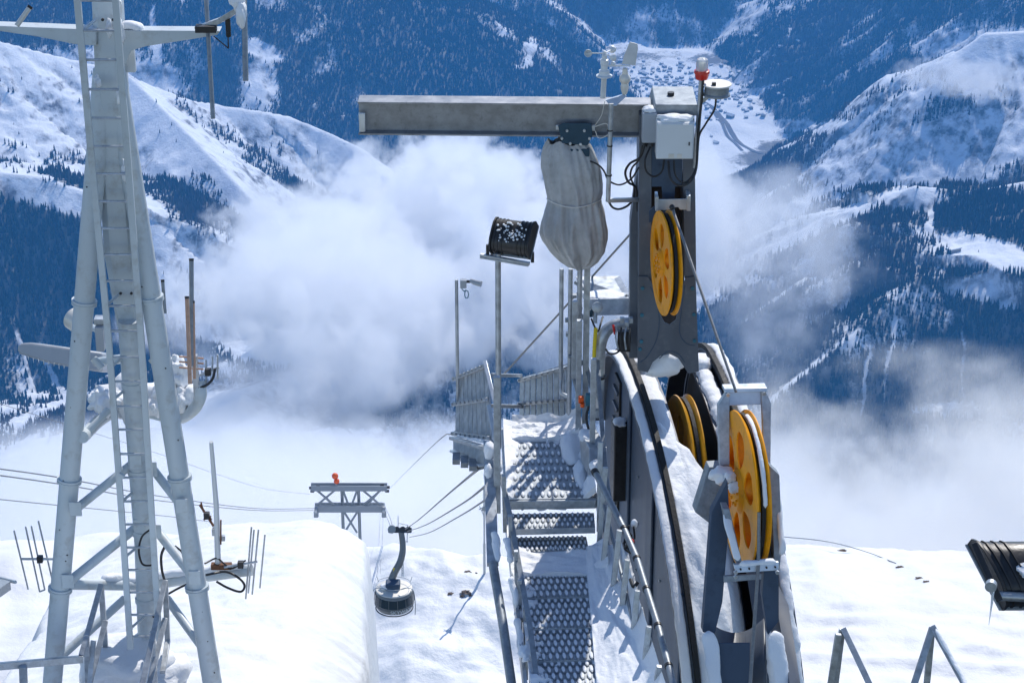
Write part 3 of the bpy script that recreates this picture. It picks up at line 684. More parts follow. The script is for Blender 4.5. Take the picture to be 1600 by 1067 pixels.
for l_in, l_out, nm in ((-.02, .0, 0), (WID, WID+.02, 1)):          # the two side walls
    poly = [arc(t, -.02) for t in ths]; bot = -4.6
    ring = [MF(s, l_in, z) for s, z in poly] + [MF(poly[-1][0], l_in, bot), MF(poly[0][0], l_in, bot)]
    MB().plate(ring, LT, .02).build("side_wall", DARK2 if nm == 0 else DARK, sad)
for l0, sgn in ((-.13, 1), (WID-.02, 1)):
    rim_strip(MB(), l0, l0+.15, -.03, .0).build("rim", DARK, sad, bevel=.004)
for l0 in (-.015, WID-.03):
    rim_strip(MB(), l0, l0+.045, .001, .045).build("rubber_seal", RUBBER, sad)
rim_strip(MB(), -.005+.05, .22, -.10, -.07).build("inner_flange", DARK, sad)
rim_strip(MB(), WID-.22, WID-.05, -.10, -.07).build("inner_flange", DARK, sad)
# inside: dark lining, back plate and floor
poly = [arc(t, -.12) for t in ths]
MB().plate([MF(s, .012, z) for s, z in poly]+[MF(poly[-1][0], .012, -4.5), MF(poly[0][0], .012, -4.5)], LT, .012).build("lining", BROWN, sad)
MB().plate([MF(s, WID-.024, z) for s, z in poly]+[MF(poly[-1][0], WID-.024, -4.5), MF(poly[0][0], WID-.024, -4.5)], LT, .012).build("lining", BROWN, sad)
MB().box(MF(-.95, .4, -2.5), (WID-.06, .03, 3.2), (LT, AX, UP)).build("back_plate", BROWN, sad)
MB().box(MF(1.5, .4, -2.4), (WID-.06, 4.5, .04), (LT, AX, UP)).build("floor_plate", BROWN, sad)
# ribs and panels on the outer face that looks at the stairs
for s_, z0, w_ in ((.20, -.10, .10), (1.25, -.32, .26), (2.55, -.98, .22)):
    MB().box(MF(s_, -.035, (z0-4.2)/2), (.03, w_, 4.2+z0), (LT, AX, UP)).build("rib", DARK2, sad, bevel=.013)
for s_ in (.62, 1.35, 1.7, 2.4):
    for z_ in (-.9, -1.4, -1.9): MB().lathe(MF(s_, -.022, z_), -LT, [(0, .014), (.012, .014), (.012, .001)], 8).build("bolt", GALV_D, sad)
MB().box(MF(.06, -.10, -1.0), (.14, .20, .80), (LT, AX, UP)).build("cover_box", BLACKM, sad, bevel=.012)
snow_lump("snow_cap", MF(.06, -.10, -.59), (.07, .10, .03), sad, 43, .3)
MB().box(MF(-.42, -.03, -1.1), (.03, .26, 1.5), (LT, AX, UP)).build("grille", BLACKM, sad, bevel=.006)
for k in range(8): MB().box(MF(-.42, -.05, -.48-.17*k), (.03, .22, .03), (LT, AX, UP)).build("vent_slat", DARK, sad)
def on_rim(th0, th1, n, l, dr):
    return [MF(arc(th0+(th1-th0)*k/n, dr)[0], l, arc(th0+(th1-th0)*k/n, dr)[1]) for k in range(n+1)]
snow_strip("snow_cap", on_rim(-60, 74, 26, -.082, .0), .09, .022, sad, LT, 3, rag=.13)
snow_strip("snow_cap", on_rim(-20, 74, 26, .12, -.075), .17, .03, sad, LT, 4, rag=.2)
snow_strip("snow_cap", on_rim(-40, 74, 24, WID+.075, .0), .10, .035, sad, LT, 5, rag=.4)
snow_strip("snow_cap", on_rim(-4, 24, 10, WID-.13, -.075), .15, .06, sad, LT, 6, rag=.5)
snow_strip("snow_cap", on_rim(46, 74, 8, WID-.10, -.075), .13, .07, sad, LT, 7, rag=.4)
snow_lump("snow_cap", MF(-.02, .15, -.03), (.15, .16, .09), sad, 41); snow_lump("snow_cap", MF(.05, .66, -.03), (.12, .15, .08), sad, 42)
# the snowy hood between the inner pulley and the front frame
def arcz(s_): return -R_ARC+math.sqrt(max(.01, R_ARC**2-s_*s_))
def hood_sheet(name, mat, l0, l1, seed):
    nn, k = 70, 26; vs = []
    for j in range(k):
        u = j/(k-1); l = l0+(l1-l0)*u; s0 = .78+1.25*l
        for i in range(nn):
            s_ = s0+(3.75-s0)*i/(nn-1)
            n_ = float(fbm(np.array([s_*2.2+seed]), np.array([l*4.5]), 4, seed)[0])
            e = min(1, i/6.0); edge = (1-(1-e)**2)
            vs.append(MF(s_, l, arcz(s_)-.055-.30*u*u*min(1, s_*.6) + .045*n_ - .16*(1-edge) + .05*(1-u)))
    fs = [(j*nn+i, j*nn+i+1, (j+1)*nn+i+1, (j+1)*nn+i) for j in range(k-1) for i in range(nn-1)]
    o = MB().add(vs, fs).build(name, mat, sad, smooth=180)
    md = o.modifiers.new("solid", 'SOLIDIFY'); md.thickness = .10; md.offset = -1; return o
hood_sheet("snow_cap", SNOW, .035, .54, 3)
MB().plate([MF(1.3, .04, -.7), MF(1.3, .70, -.95), MF(3.7, .70, -3.2), MF(3.7, .04, -3.0)], (0, 0, -1), .02).build("hood_plate", DARK, sad)
# ---- pulleys
def pulley(name, c, R, w, mat, label, axis=None, holes=6, snow=True):
    ax = (axis or LT).normalized(); c = Vector(c)
    o = thing(name, c, label, "pulley", "rope pulleys of the station")
    ref = UP
    MB().lathe(c, ax, [(-w/2, R*.80), (-w/2, R), (-w/2+.012, R+.004), (-w*.12, R-.055), (w*.12, R-.055), (w/2-.012, R+.004), (w/2, R), (w/2, R*.80), (-w/2, R*.80)], 64, ref).build("rim", mat, o, smooth=30)
    MB().lathe(c, ax, [(-w*.2, .03), (-w*.75, .03), (-w*.75, R*.24), (-w*.25, R*.30), (w*.25, R*.30), (w*.75, R*.24), (w*.75, .03), (-w*.2, .03)], 32, ref).build("hub", mat, o)
    u = (ref-ax*ref.dot(ax)).normalized(); v = ax.cross(u)
    # web with round-ended holes: ring of sectors between the holes
    mb = MB(); th = .018
    r0, r1 = R*.28, R*.82
    for k in range(holes):
        a0 = 2*math.pi*k/holes; half = math.pi/holes
        outer = [(r1, a0-half+2*half*i/24) for i in range(25)]
        hc, hw, hh = (r0+r1)/2, (r1-r0)*.46, half*.66
        def prj(r, a): return c+(u*math.cos(a)+v*math.sin(a))*r
        ring_o, ring_i = [], []
        m_ = 48
        for i in range(m_):
            t = 2*math.pi*i/m_; cr_, ca = math.cos(t), math.sin(t)
            q = max(abs(cr_), abs(ca)); ring_o.append((hc+(r1-r0)/2*cr_/q, a0+half*ca/q))
            ring_i.append((hc+hw*cr_, a0+hh*ca))
        for z0, z1 in ((-w*.46, -w*.36), (w*.36, w*.46)):
            vs = [prj(*p)+ax*z0 for p in ring_o]+[prj(*p)+ax*z0 for p in ring_i]+[prj(*p)+ax*z1 for p in ring_o]+[prj(*p)+ax*z1 for p in ring_i]
            fs = []
            for i in range(m_):
                j = (i+1) % m_
                fs += [(i, j, m_+j, m_+i), (2*m_+i, 3*m_+i, 3*m_+j, 2*m_+j), (m_+i, m_+j, 3*m_+j, 3*m_+i)]
            mb.add(vs, fs)
    mb.build("web", mat, o, smooth=30)
    mb = MB()
    for k in range(holes):
        a = 2*math.pi*(k+.5)/holes; dr = u*math.cos(a)+v*math.sin(a)
        mb.bar(c+dr*R*.27, c+dr*R*.80, w*.7, .02, ax.cross(dr))
    mb.build("spoke", mat, o)
    for k in range(10):
        a = 2*math.pi*k/10; MB().lathe(c-ax*w*.75+(u*math.cos(a)+v*math.sin(a))*R*.17, -ax, [(0, .014), (.014, .014), (.014, .001)], 8).build("bolt", mat, o)
    MB().lathe(c, ax, [(-w*.13, R-.052), (-w*.13, R-.018), (w*.13, R-.018), (w*.13, R-.052)], 64, ref).build("groove_liner", RUBBER, o)
    return o
pc = P(1164, 766, 18.4)
fp = pulley("pulley", pc, .655, .12, YELLOW, "big bright yellow rope pulley in the front frame, snow on its hub")
snow_lump("snow_cap", P(1150, 760, 18.3), (.07, .07, .05), fp, 51, .3); snow_lump("snow_cap", P(1140, 745, 18.3), (.05, .06, .045), fp, 52, .3)
snow_strip("snow_cap", [pc+LT*.01+(UP*math.cos(a)+AX*math.sin(a)*-1)*.64 for a in [math.radians(q) for q in range(-62, 14, 9)]], .035, .016, fp, LT, 9)
snow_strip("snow_cap", [pc+LT*.01+(UP*math.cos(a)+AX*math.sin(a))*.64 for a in [math.radians(q) for q in range(30, 80, 9)]], .035, .014, fp, LT, 10)
uc = P(1041, 411, 19.6)
pulley("pulley", uc, .455, .10, YELLOW, "upper yellow rope pulley sunk in the slot of the grey tower")
ic = MF(.60, .43, -.86)
pulley("pulley", ic, .70, .13, OLIVE, "worn dark yellow pulley inside the rope saddle, half hidden by snow")
MB()
# ---- frame that carries the front pulley
fr = thing("pulley_support", P(1165, 1000, 18.6), "grey steel frame holding the big yellow pulley, zinc cross plates at top and bottom", "support")
def pl(pts, d, th, mat, nm, dirn=None, bevel=.004):
    return MB().plate([P(x, y, dd if dd else d) for x, y, dd in [(q+(None,))[:3] if len(q) == 2 else q for q in pts]], dirn or -AX, th).build(nm, mat, fr, bevel=bevel)
pl([(1135, 612), (1196, 610), (1196, 632), (1136, 634)], 18.55, .02, ZINC, "cross_plate")
pl([(1132, 608), (1199, 606), (1199, 612), (1132, 614)], 18.5, .10, ZINC, "top_flange")
pl([(1122, 634), (1135, 614), (1140, 614), (1140, 726), (1124, 726)], 18.5, .05, GALV, "upright")
pl([(1190, 612), (1197, 612), (1205, 630), (1204, 728), (1194, 728)], 18.5, .05, GALV, "upright")
pl([(1108, 730), (1140, 728), (1143, 750), (1112, 820), (1086, 800)], 18.55, .12, GALV_D, "side_arm")
pl([(1112, 800), (1137, 752), (1140, 810), (1129, 940), (1116, 994), (1098, 987)], 18.1, .08, DARK2, "front_leg")
pl([(1130, 795), (1140, 795), (1160, 880), (1152, 884), (1138, 830)], 17.9, .12, GALV_D, "inner_arm")
pl([(1196, 752), (1215, 750), (1217, 890), (1217, 970), (1200, 992), (1191, 930), (1196, 860)], 18.1, .08, DARK2, "front_leg")
pl([(1203, 728), (1218, 742), (1222, 850), (1218, 892), (1210, 880), (1206, 800)], 18.0, .10, GALV_D, "inner_arm")
o = pl([(1146, 882), (1217, 878), (1217, 891), (1150, 895)], 17.85, .03, ZINC, "cross_bar")
mb = MB()
for k in range(5): mb.lathe(P(1157+13.5*k, 888.5-.9*k, 17.84), -AX*-1, [(0, .008), (.012, .008), (.012, .001)], 8)
mb.build("bolts", BLACKM, fr)
mb = MB()
for x, y in ((1137, 616), (1193, 614), (1149, 893), (1214, 893), (1149, 900)): mb.lathe(P(x, y, 17.8 if y > 800 else 18.5), AX, [(0, .016), (.02, .016), (.02, .001)], 8)
mb.build("bolts", ZINC, fr)
pl([(1131, 900), (1190, 896), (1190, 905), (1131, 910)], 18.0, .02, GALV_D, "cross_plate")
# curved apron below the slot
def curved(pts_top, pts_bot, mat, nm):
    a = bez([P(*p) for p in pts_top], 6); b = bez([P(*p) for p in pts_bot], 6); n = len(a)
    o = MB().add(a+b, [(i, i+1, n+i+1, n+i) for i in range(n-1)]).build(nm, mat, fr, smooth=60)
    md = o.modifiers.new("solid", 'SOLIDIFY'); md.thickness = .02; return o
curved([(1112, 975, 18.3), (1130, 984, 18.35), (1150, 988, 18.4), (1172, 982, 18.35), (1194, 965, 18.3)], [(1118, 1110, 18.0), (1132, 1112, 18.05), (1150, 1113, 18.05), (1172, 1112, 18.05), (1198, 1110, 18.0)], DARK, "apron")
pl([(1116, 1004), (1172, 1004), (1170, 1100), (1120, 1100)], 17.95, .01, DARK2, "lower_plate")
snow_strip("snow_cap", [P(1107, 985, 17.95), P(1112, 1020, 17.9), P(1117, 1060, 17.85), P(1120, 1110, 17.8)], .115, .018, fr, LT, 21, rag=.25)
snow_strip("snow_cap", [P(1210, 985, 17.95), P(1216, 1020, 17.9), P(1221, 1060, 17.85), P(1224, 1110, 17.8)], .13, .02, fr, LT, 22, rag=.35)
snow_strip("snow_cap", [P(1134, 800, 17.95), P(1142, 835, 17.85), P(1153, 876, 17.8)], .06, .015, fr, LT, 23, rag=.3)
snow_strip("snow_cap", [P(1155, 882, 17.8), P(1185, 880, 17.8), P(1213, 878, 17.8)], .06, .03, fr, None, 24, rag=.3)
snow_strip("snow_cap", [P(1210, 745, 18.1), P(1216, 790, 18.05), P(1222, 850, 17.95), P(1220, 868, 17.95)], .05, .035, fr, LT, 25, rag=.6)
snow_lump("snow_cap", P(1128, 742, 18.4), (.10, .09, .07), fr, 53, .3); snow_lump("snow_cap", P(1206, 740, 18.3), (.05, .07, .04), fr, 54, .3)
# right flank: outer skirt of the saddle beyond the frame
MB().plate([P(1216, 960, 18.2), P(1232, 945, 18.3), P(1254, 1090, 17.7), P(1238, 1092, 17.7)], -AX, .5).build("skirt", DARK2, sad)
# ---- tower above the saddle
tw = thing("rope_tower", MF(-.1, .4, -.05), "dark grey steel tower with a bolted front plate, carrying the upper yellow pulley", "tower")
TD = 20.55          # depth of its foot
foot = P(1043, 580, TD)
def TF(px, py, back=0.0):
    """a point on the upright front face of the tower (or so far behind it)"""
    y = foot.y + back
    r = P(px, py, 1.0); return r*(y/r.y)
def tplate(pts, back, th, mat, nm, bevel=.003):
    return MB().plate([TF(x, y, back) for x, y in pts], (0, 1, 0), th).build(nm, mat, tw, bevel=bevel)
tplate([(997, 432), (1012, 432), (1020, 446), (1030, 488), (1038, 504), (1046, 508), (1056, 500), (1066, 448), (1072, 434), (1087, 432), (1092, 580), (1076, 584), (1068, 572), (1060, 560), (1046, 553), (1032, 556), (1020, 566), (1012, 582), (996, 578)], 0, .02, DARK, "front_plate")
tplate([(999, 180), (1018, 180), (1018, 436), (998, 436)], .025, .45, DARK, "cheek_plate")
tplate([(1066, 180), (1085, 180), (1088, 436), (1070, 436)], .025, .45, DARK, "cheek_plate")
tplate([(1018, 180), (1066, 180), (1066, 292), (1055, 292), (1053, 340), (1036, 340), (1034, 292), (1018, 292)], .03, .02, DARK2, "cover_plate")
tplate([(1018, 270), (1068, 270), (1070, 560), (1012, 560)], .46, .02, BROWN, "back_plate")
tplate([(985, 350), (998, 250), (998, 560), (983, 560)], .30, .2, DARK, "side_post")
tplate([(1028, 312), (1074, 311), (1074, 328), (1062, 328), (1060, 324), (1050, 324), (1048, 328), (1028, 329)], -.12, .012, ZINC, "rope_guard")
tplate([(1024, 308), (1029, 308), (1029, 332), (1024, 330)], -.13, .14, ZINC, "rope_guard"); tplate([(1073, 306), (1079, 306), (1079, 330), (1073, 330)], -.13, .14, ZINC, "rope_guard")
tplate([(1014, 330), (1028, 318), (1026, 345), (1014, 348)], -.05, .02, DARK2, "gusset")
mb = MB()
for x, y in ((1004, 450), (1082, 450), (1003, 492), (1084, 491), (1002, 533), (1085, 532), (1000, 545), (1020, 180), (1080, 236)): mb.lathe(TF(x, y, -.001), (0, -1, 0), [(0, .017), (.014, .017), (.014, .001)], 10)
mb.build("bolts", TEAL, tw)
for pts in ([(1016, 448), (1026, 470), (1030, 500), (1026, 530), (1012, 556), (1000, 566)], [(1070, 446), (1064, 490), (1062, 520), (1072, 536), (1086, 540)], [(1030, 560), (1044, 549), (1060, 553), (1070, 566)]):
    MB().tube(bez([TF(x, y, -.001) for x, y in pts], 6), .004, 6).build("weld_seam", DARK2, tw)
a = [TF(1012, 182), TF(1078, 182)]
top_ = [TF(1020, 156), TF(1076, 156)]
mb = MB(); h0 = TF(1040, 178).z; h1 = TF(1040, 164).z
mb.add([Vector((p.x, p.y+dy, h)) for (h, hw) in ((h0, .205), (h1+.02, .18)) for p, dy in [(Vector((foot.x+(s*hw), foot.y, 0)), q) for s, q in ((-1, -.06), (1, -.06), (1, .46), (-1, .46))]], [(0,1,2,3)[::-1], (4,5,6,7), (0,1,5,4), (1,2,6,5), (2,3,7,6), (3,0,4,7)])
mb.build("cap", GALV_D, tw, bevel=.006)
MB().lathe(Vector((foot.x-.03, foot.y+.2, h1+.02)), UP, [(0, .03), (.03, .03), (.03, .001)], 12).build("lifting_lug", BLACKM, tw)
snow_lump("snow_cap", TF(1036, 562, .25), (.20, .2, .15), tw, 61, .3)
# ---- jib beam
bd = 19.7
zt, zb = P(780, 158, bd).z, P(780, 206, bd).z
jb = thing("jib_beam", TF(1012, 190, .2), "long grey steel I-beam jib reaching left from the top of the tower", "beam")
A = P(561, 180, bd+.12); B = TF(1016, 184, .16); hgt = .30
dv = (B-A).normalized(); sd = Vector((dv.y, -dv.x, 0)).normalized()
MB().bar(A, B, .014, hgt-.03, UP).build("web", BEAM, jb)
MB().bar(A+UP*(hgt/2-.007), B+UP*(hgt/2-.007), .20, .016, UP).build("flange", BEAM, jb, bevel=.002)
MB().bar(A-UP*(hgt/2-.007), B-UP*(hgt/2-.007), .20, .016, UP).build("flange", BEAM, jb, bevel=.002)
MB().box(A+dv*.035+sd*.085-UP*.035, (.055, .04, .17), (dv, sd, UP)).build("end_stop", ZINC, jb, bevel=.004)
def JB(px, py, off=.112):
    n_ = sd if sd.y < 0 else -sd
    r = P(px, py, 1.0); return r*((A+n_*off).dot(n_)/r.dot(n_))
# ---- hoist under its tarpaulin
ho = thing("covered_hoist", JB(905, 410), "chain hoist wrapped in a grey tarpaulin, hanging from the jib by a blue trolley", "hoist")
fwdn = sd if sd.y < 0 else -sd
MB().plate([JB(872, 197), (JB(880, 193)), JB(924, 193), JB(926, 212), JB(918, 228), JB(878, 224)], -fwdn, .012).build("trolley_plate", NAVY, ho, bevel=.003)
MB().plate([JB(872, 197, -.10), (JB(880, 193, -.10)), JB(924, 193, -.10), JB(926, 212, -.10), JB(918, 228, -.10), JB(878, 224, -.10)], -fwdn, .012).build("trolley_plate", NAVY, ho, bevel=.003)
mb = MB()
for x, y in ((886, 204), (913, 204), (878, 216), (921, 216), (891, 224), (907, 225)): mb.lathe(JB(x, y), fwdn, [(0, .012), (.018, .012), (.018, .001)], 8)
mb.build("bolts", ZINC, ho)
MB().box(JB(872, 199, .08), (.04, .03, .04), (dv, sd, UP)).box(JB(927, 200, .08), (.03, .03, .05), (dv, sd, UP)).build("end_buffer", ZINC, ho, bevel=.003)
MB().box(JB(906, 236, .04), (.17, .12, .07), (dv, sd, UP)).build("gear_head", NAVY, ho, bevel=.006)
MB().box(JB(905, 246, .1), (.09, .01, .03), (dv, sd, UP)).build("rating_plate", PALE, ho)
hc = JB(897, 240, .0)
def tarp():
    prof = [(220, 886, 30, .10), (230, 888, 38, .13), (245, 890, 44, .16), (265, 892, 47, .18), (285, 895, 46, .185), (302, 897, 44.5, .18), (309, 897, 43, .175), (314, 897, 43, .175), (325, 897, 46, .19), (345, 896, 51, .21), (364, 897, 53, .22), (378, 900, 50, .20), (390, 903, 44, .18), (405, 905, 31, .13), (414, 906, 19, .08), (418, 906, 5, .02)]
    n = 120; vs = []
    rows = []
    for t in np.linspace(0, len(prof)-1, 60):
        i = min(int(t), len(prof)-2); f = t-i; q = [prof[i][k]*(1-f)+prof[i+1][k]*f for k in range(4)]; rows.append(q)
    for (py, cx, hw, dep) in rows:
        c = JB(cx, py, .0); w_ = hw/F*c.dot(Vector((0, CP, -SP)))
        dz = (py-312)/100.0
        for k in range(n):
            a_ = 2*math.pi*k/n
            fold = .10*(.5-abs(math.sin(4.5*a_+1.1*math.sin(dz*1.3)+.5*dz))**.6) + .075*(.5-abs(math.sin(7.5*a_+1.3-dz*1.6+1.3*math.sin(2*a_)))**.6) + .02*math.sin(23*a_+dz*3)
            pin = .35+.65*min(1, abs(py-311)/40); r = 1+fold*(1.35 if py > 311 else 1.0)*(.55+.45*pin) + .03*float(pnoise(np.array([a_*1.5]), np.array([dz*2.5]), 4)[0])
            vs.append(c + dv*math.cos(a_)*w_*(1+.45*(r-1)) + sd*math.sin(a_)*dep*(1+2.0*(r-1)) + UP*.02*math.sin(5*a_+dz*2))
    m_ = len(rows)
    fs = [(i*n+k, i*n+(k+1) % n, (i+1)*n+(k+1) % n, (i+1)*n+k) for i in range(m_-1) for k in range(n)] + [tuple(range((m_-1)*n, m_*n))]
    MB().add(vs, fs).build("tarpaulin", TARP, ho, smooth=180)
    ring = []
    c = JB(897, 311, 0); w_ = 42.5/F*c.dot(Vector((0, CP, -SP)))
    for k in range(49):
        a_ = 2*math.pi*k/48; ring.append(c+dv*math.cos(a_)*w_+sd*math.sin(a_)*.185+UP*.012*math.sin(a_*3))
    MB().tube(ring, .006, 6, False).build("tie_rope", PALE, ho)
tarp()
# ---- electric boxes on the tower
o = thing("switch_box", TF(1054, 250, -.28), "large white electric cabinet with snow on top, on the front of the tower", "cabinet")
bx0, bx1, bz0, bz1 = TF(1025, 249, -.26), TF(1083, 249, -.26), TF(1040, 249, -.26).z, TF(1040, 192, -.26).z
cx_ = (bx0.x+bx1.x)/2
MB().box((cx_, bx0.y+.10, (bz0+bz1)/2), (bx1.x-bx0.x, .2, bz1-bz0)).build("case", WHITE, o, bevel=.008)
dr_ = MB().box((cx_, bx0.y-.006, (bz0+bz1)/2), (bx1.x-bx0.x-.02, .012, bz1-bz0-.02)).build("door", WHITE, o, bevel=.004)
MB().box((bx1.x-.04, bx0.y-.016, (bz0+bz1)/2-.02), (.010, .012, .03)).build("lock", BLACK, dr_)
MB().box((bx0.x+.13, bx0.y-.014, bz0+.035), (.05, .004, .035)).box((bx0.x+.20, bx0.y-.014, bz0+.035), (.04, .004, .035)).build("sticker", PALE, dr_)
snow_lump("snow_cap", (cx_, bx0.y+.10, bz1+.01), (.155, .095, .035), o, 71, .3)
o = thing("switch_box", TF(1014, 225, -.15), "smaller grey electric box with snow on top, left of the white cabinet", "cabinet")
b0, b1 = TF(1003, 224, -.12), TF(1026, 224, -.12); t1 = TF(1010, 178, -.12).z
MB().box(((b0.x+b1.x)/2, b0.y+.09, (b0.z+t1)/2), (b1.x-b0.x, .18, t1-b0.z)).build("case", GREYBOX, o, bevel=.008)
mb = MB()
for k in range(2): mb.lathe((b0.x+.04+.06*k, b0.y+.06, b0.z), -UP, [(0, .018), (.03, .018), (.03, .012), (.05, .012), (.05, .001)], 10)
mb.build("gland", BLACK, o)
snow_lump("snow_cap", ((b0.x+b1.x)/2, b0.y+.09, t1+.01), (.06, .08, .03), o, 72, .3)
# ---- beacon pole, beacon, disc
pb = TF(1086, 262, -.05); pt = up_to(pb+Vector((.03, 0, 0)), 122)
o = thing("beacon_light", pt, "red aircraft warning beacon with a clear dome on a slim grey pole", "beacon")
MB().tube([pb, pt], .022, 14).build("pole", GALV, o)
MB().lathe(pt, UP, [(-.01, .001), (-.01, .05), (.012, .058), (.03, .058), (.045, .068), (.065, .066), (.07, .05), (.07, .001)], 24).build("base", RED, o)
dome = MB().lathe(pt+UP*.07, UP, [(0, .052), (.07, .052), (.095, .046), (.105, .03), (.108, .001)], 24).build("dome", CLEAR_M, o)
MB().lathe(pt+UP*.072, UP, [(0, .02), (.03, .02), (.03, .026), (.06, .026), (.07, .001)], 12).build("lamp", PALE, o)
dp = P(1120, 136, pt.y*CP-pt.z*SP+.02)
o = thing("disc_sensor", dp, "flat white round disc sensor on a bracket beside the beacon", "sensor")
MB().lathe(dp, UP, [(.03, .001), (.03, .125), (.022, .128), (.014, .12), (.014, .001)], 40).build("top_disc", PALE, o, smooth=30)
MB().lathe(dp, UP, [(.013, .105), (-.05, .105), (-.062, .118), (-.075, .118), (-.08, .08), (-.085, .001)], 40).build("drum", GALV_D, o, smooth=30)
MB().box(dp+Vector((-.03, -.05, .04)), (.035, .03, .03)).build("sensor_head", BLACK, o)
MB().bar(dp+Vector((-.04, 0, -.06)), pt-UP*.22, .03, .03).build("bracket", GALV, o)
def tcable(pts, r, label, mat=BLACK): return tag(MB().tube(bez(pts, 8), r, 8).build("cable", mat), label, "cable", "cables on the tower")
Q = lambda x, y, b=-.30: TF(x, y, b)
tcable([Q(1099, 122, -.09), Q(1096, 160, -.10), Q(1091, 205, -.12), Q(1088, 262, -.2), Q(1078, 284), Q(1062, 290), Q(1048, 279), Q(1044, 252, -.2)], .011, "thick black cable from the beacon pole looping under the white cabinet")
tcable([Q(1119, 152, -.06), Q(1116, 172, -.09), Q(1102, 195, -.11), Q(1092, 215, -.13), Q(1088, 260, -.22), Q(1076, 282, -.28), Q(1064, 284, -.28), Q(1055, 272, -.26), Q(1053, 251, -.2)], .009, "thinner black cable from the disc sensor into the white cabinet")
tcable([Q(1016, 230, -.1), Q(1008, 250, -.2), Q(1010, 268, -.2), Q(1022, 276, -.2), Q(1034, 268, -.2), Q(1038, 250, -.15)], .009, "black cable loop hanging between the two electric boxes")
tcable([Q(1007, 226, -.1), Q(1000, 246, -.1), Q(984, 256, -.05), Q(977, 270, 0), Q(982, 285, .1), Q(994, 295, .2), Q(996, 330, .25)], .011, "black cable bundle arcing left of the tower, outer strand")
tcable([Q(1004, 228, -.1), Q(998, 250, -.1), Q(988, 262, 0), Q(985, 276, .05), Q(991, 294, .2), Q(989, 316, .25)], .009, "black cable bundle arcing left of the tower, inner strand")
tcable([JB(922, 252, .1), JB(935, 258, .14), JB(944, 268, .16), JB(951, 282, .16), JB(968, 289, .12), Q(986, 280, 0), Q(998, 262, -.05)], .008, "black supply cable from the hoist head to the tower")
tcable([Q(951, 315, -.1), Q(957, 324, -.1), Q(967, 327, -.1), Q(980, 322, 0), Q(990, 312, .1)], .010, "short black cable sagging under the instrument bracket")
tcable([JB(945, 158, .2), JB(940, 180, .2), JB(930, 196, .16)], .003, "thin pale wire from the jib top to the trolley", PALE)
tcable([JB(930, 198, .16), JB(948, 194, .18), JB(950, 210, .18), JB(936, 216, .16), JB(930, 205, .15)], .004, "thin pale wire loop right of the trolley", PALE)
# ---- wind instruments
ip0 = Q(950, 315, -.12); ip1 = up_to(ip0+Vector((.012, 0, 0)), 162)
o = thing("instrument_pole", ip0, "slim grey instrument pole with a flared top, bracketed to the tower", "pole")
MB().tube([ip0, ip1], .021, 14).build("pole", GALV, o)
dI = ip1.y*CP-ip1.z*SP
MB().plate([P(946, 157, dI), P(976, 148, dI+.05), P(979, 151, dI+.05), P(963, 166, dI), P(953, 166, dI)], (0, 1, 0), .03).build("head_plate", ZINC, o, bevel=.003)
MB().bar(ip0-UP*-.01, Q(1000, 312, .1), .04, .035).build("arm", GALV, o, bevel=.003)
mb = MB()
for y in (205, 229, 275): mb.lathe(up_to(ip0+Vector((.006, 0, 0)), y), UP, [(0, .022), (0, .025), (.012, .025), (.012, .022)], 12)
mb.build("strap", BLACK, o)
ac = P(944, 118, dI)
o = thing("cup_anemometer", ac, "white three-cup anemometer on a stub at the left of the instrument pole", "anemometer")
MB().tube([P(942, 154, dI), ac], .024, 14).build("stub", PALE, o)
MB().lathe(ac, UP, [(-.02, .02), (-.02, .045), (-.01, .07), (.0, .07), (.006, .05), (.02, .045), (.045, .045), (.05, .03), (.09, .03), (.10, .036), (.14, .036), (.145, .024), (.18, .022), (.19, .012), (.215, .012), (.22, .001)], 24).build("body", WHITE, o, smooth=30)
hub = ac+UP*.195
for k, ang in enumerate((178, 300, 58)):
    dr_ = Vector((math.cos(math.radians(ang)), math.sin(math.radians(ang)), 0)); cc = hub+dr_*.14
    ar_ = MB().tube([hub, cc], .006, 8).build("arm", WHITE, o)
    tg = Vector((-dr_.y, dr_.x, 0)); MB().lathe(cc, tg, [(-.03, .001), (-.026, .018), (-.012, .03), (.01, .034), (.01, .031), (-.01, .026), (-.024, .001)], 14).build("cup", WHITE, o)
vc = P(976, 142, dI+.05)
o = thing("wind_vane", vc, "white wind vane with a tall fin at the right of the anemometer", "wind vane")
MB().lathe(vc, UP, [(-.03, .02), (.0, .03), (.02, .035), (.05, .034), (.065, .03), (.085, .045), (.105, .05), (.13, .044), (.15, .026), (.18, .022), (.2, .022), (.205, .001)], 20).build("body", PALE, o, smooth=30)
MB().plate([P(972, 100, dI), P(975, 88, dI), P(984, 66, dI), P(996, 69, dI), P(997, 76, dI), P(993, 103, dI)], (0, 1, 0), .008).build("fin", PALE, o, bevel=.002)
MB().tube([P(946, 103, dI), P(962, 103, dI), P(985, 103, dI)], .008, 8).ball(P(958, 100, dI), .022, 12).build("counterweight", WHITE, o)
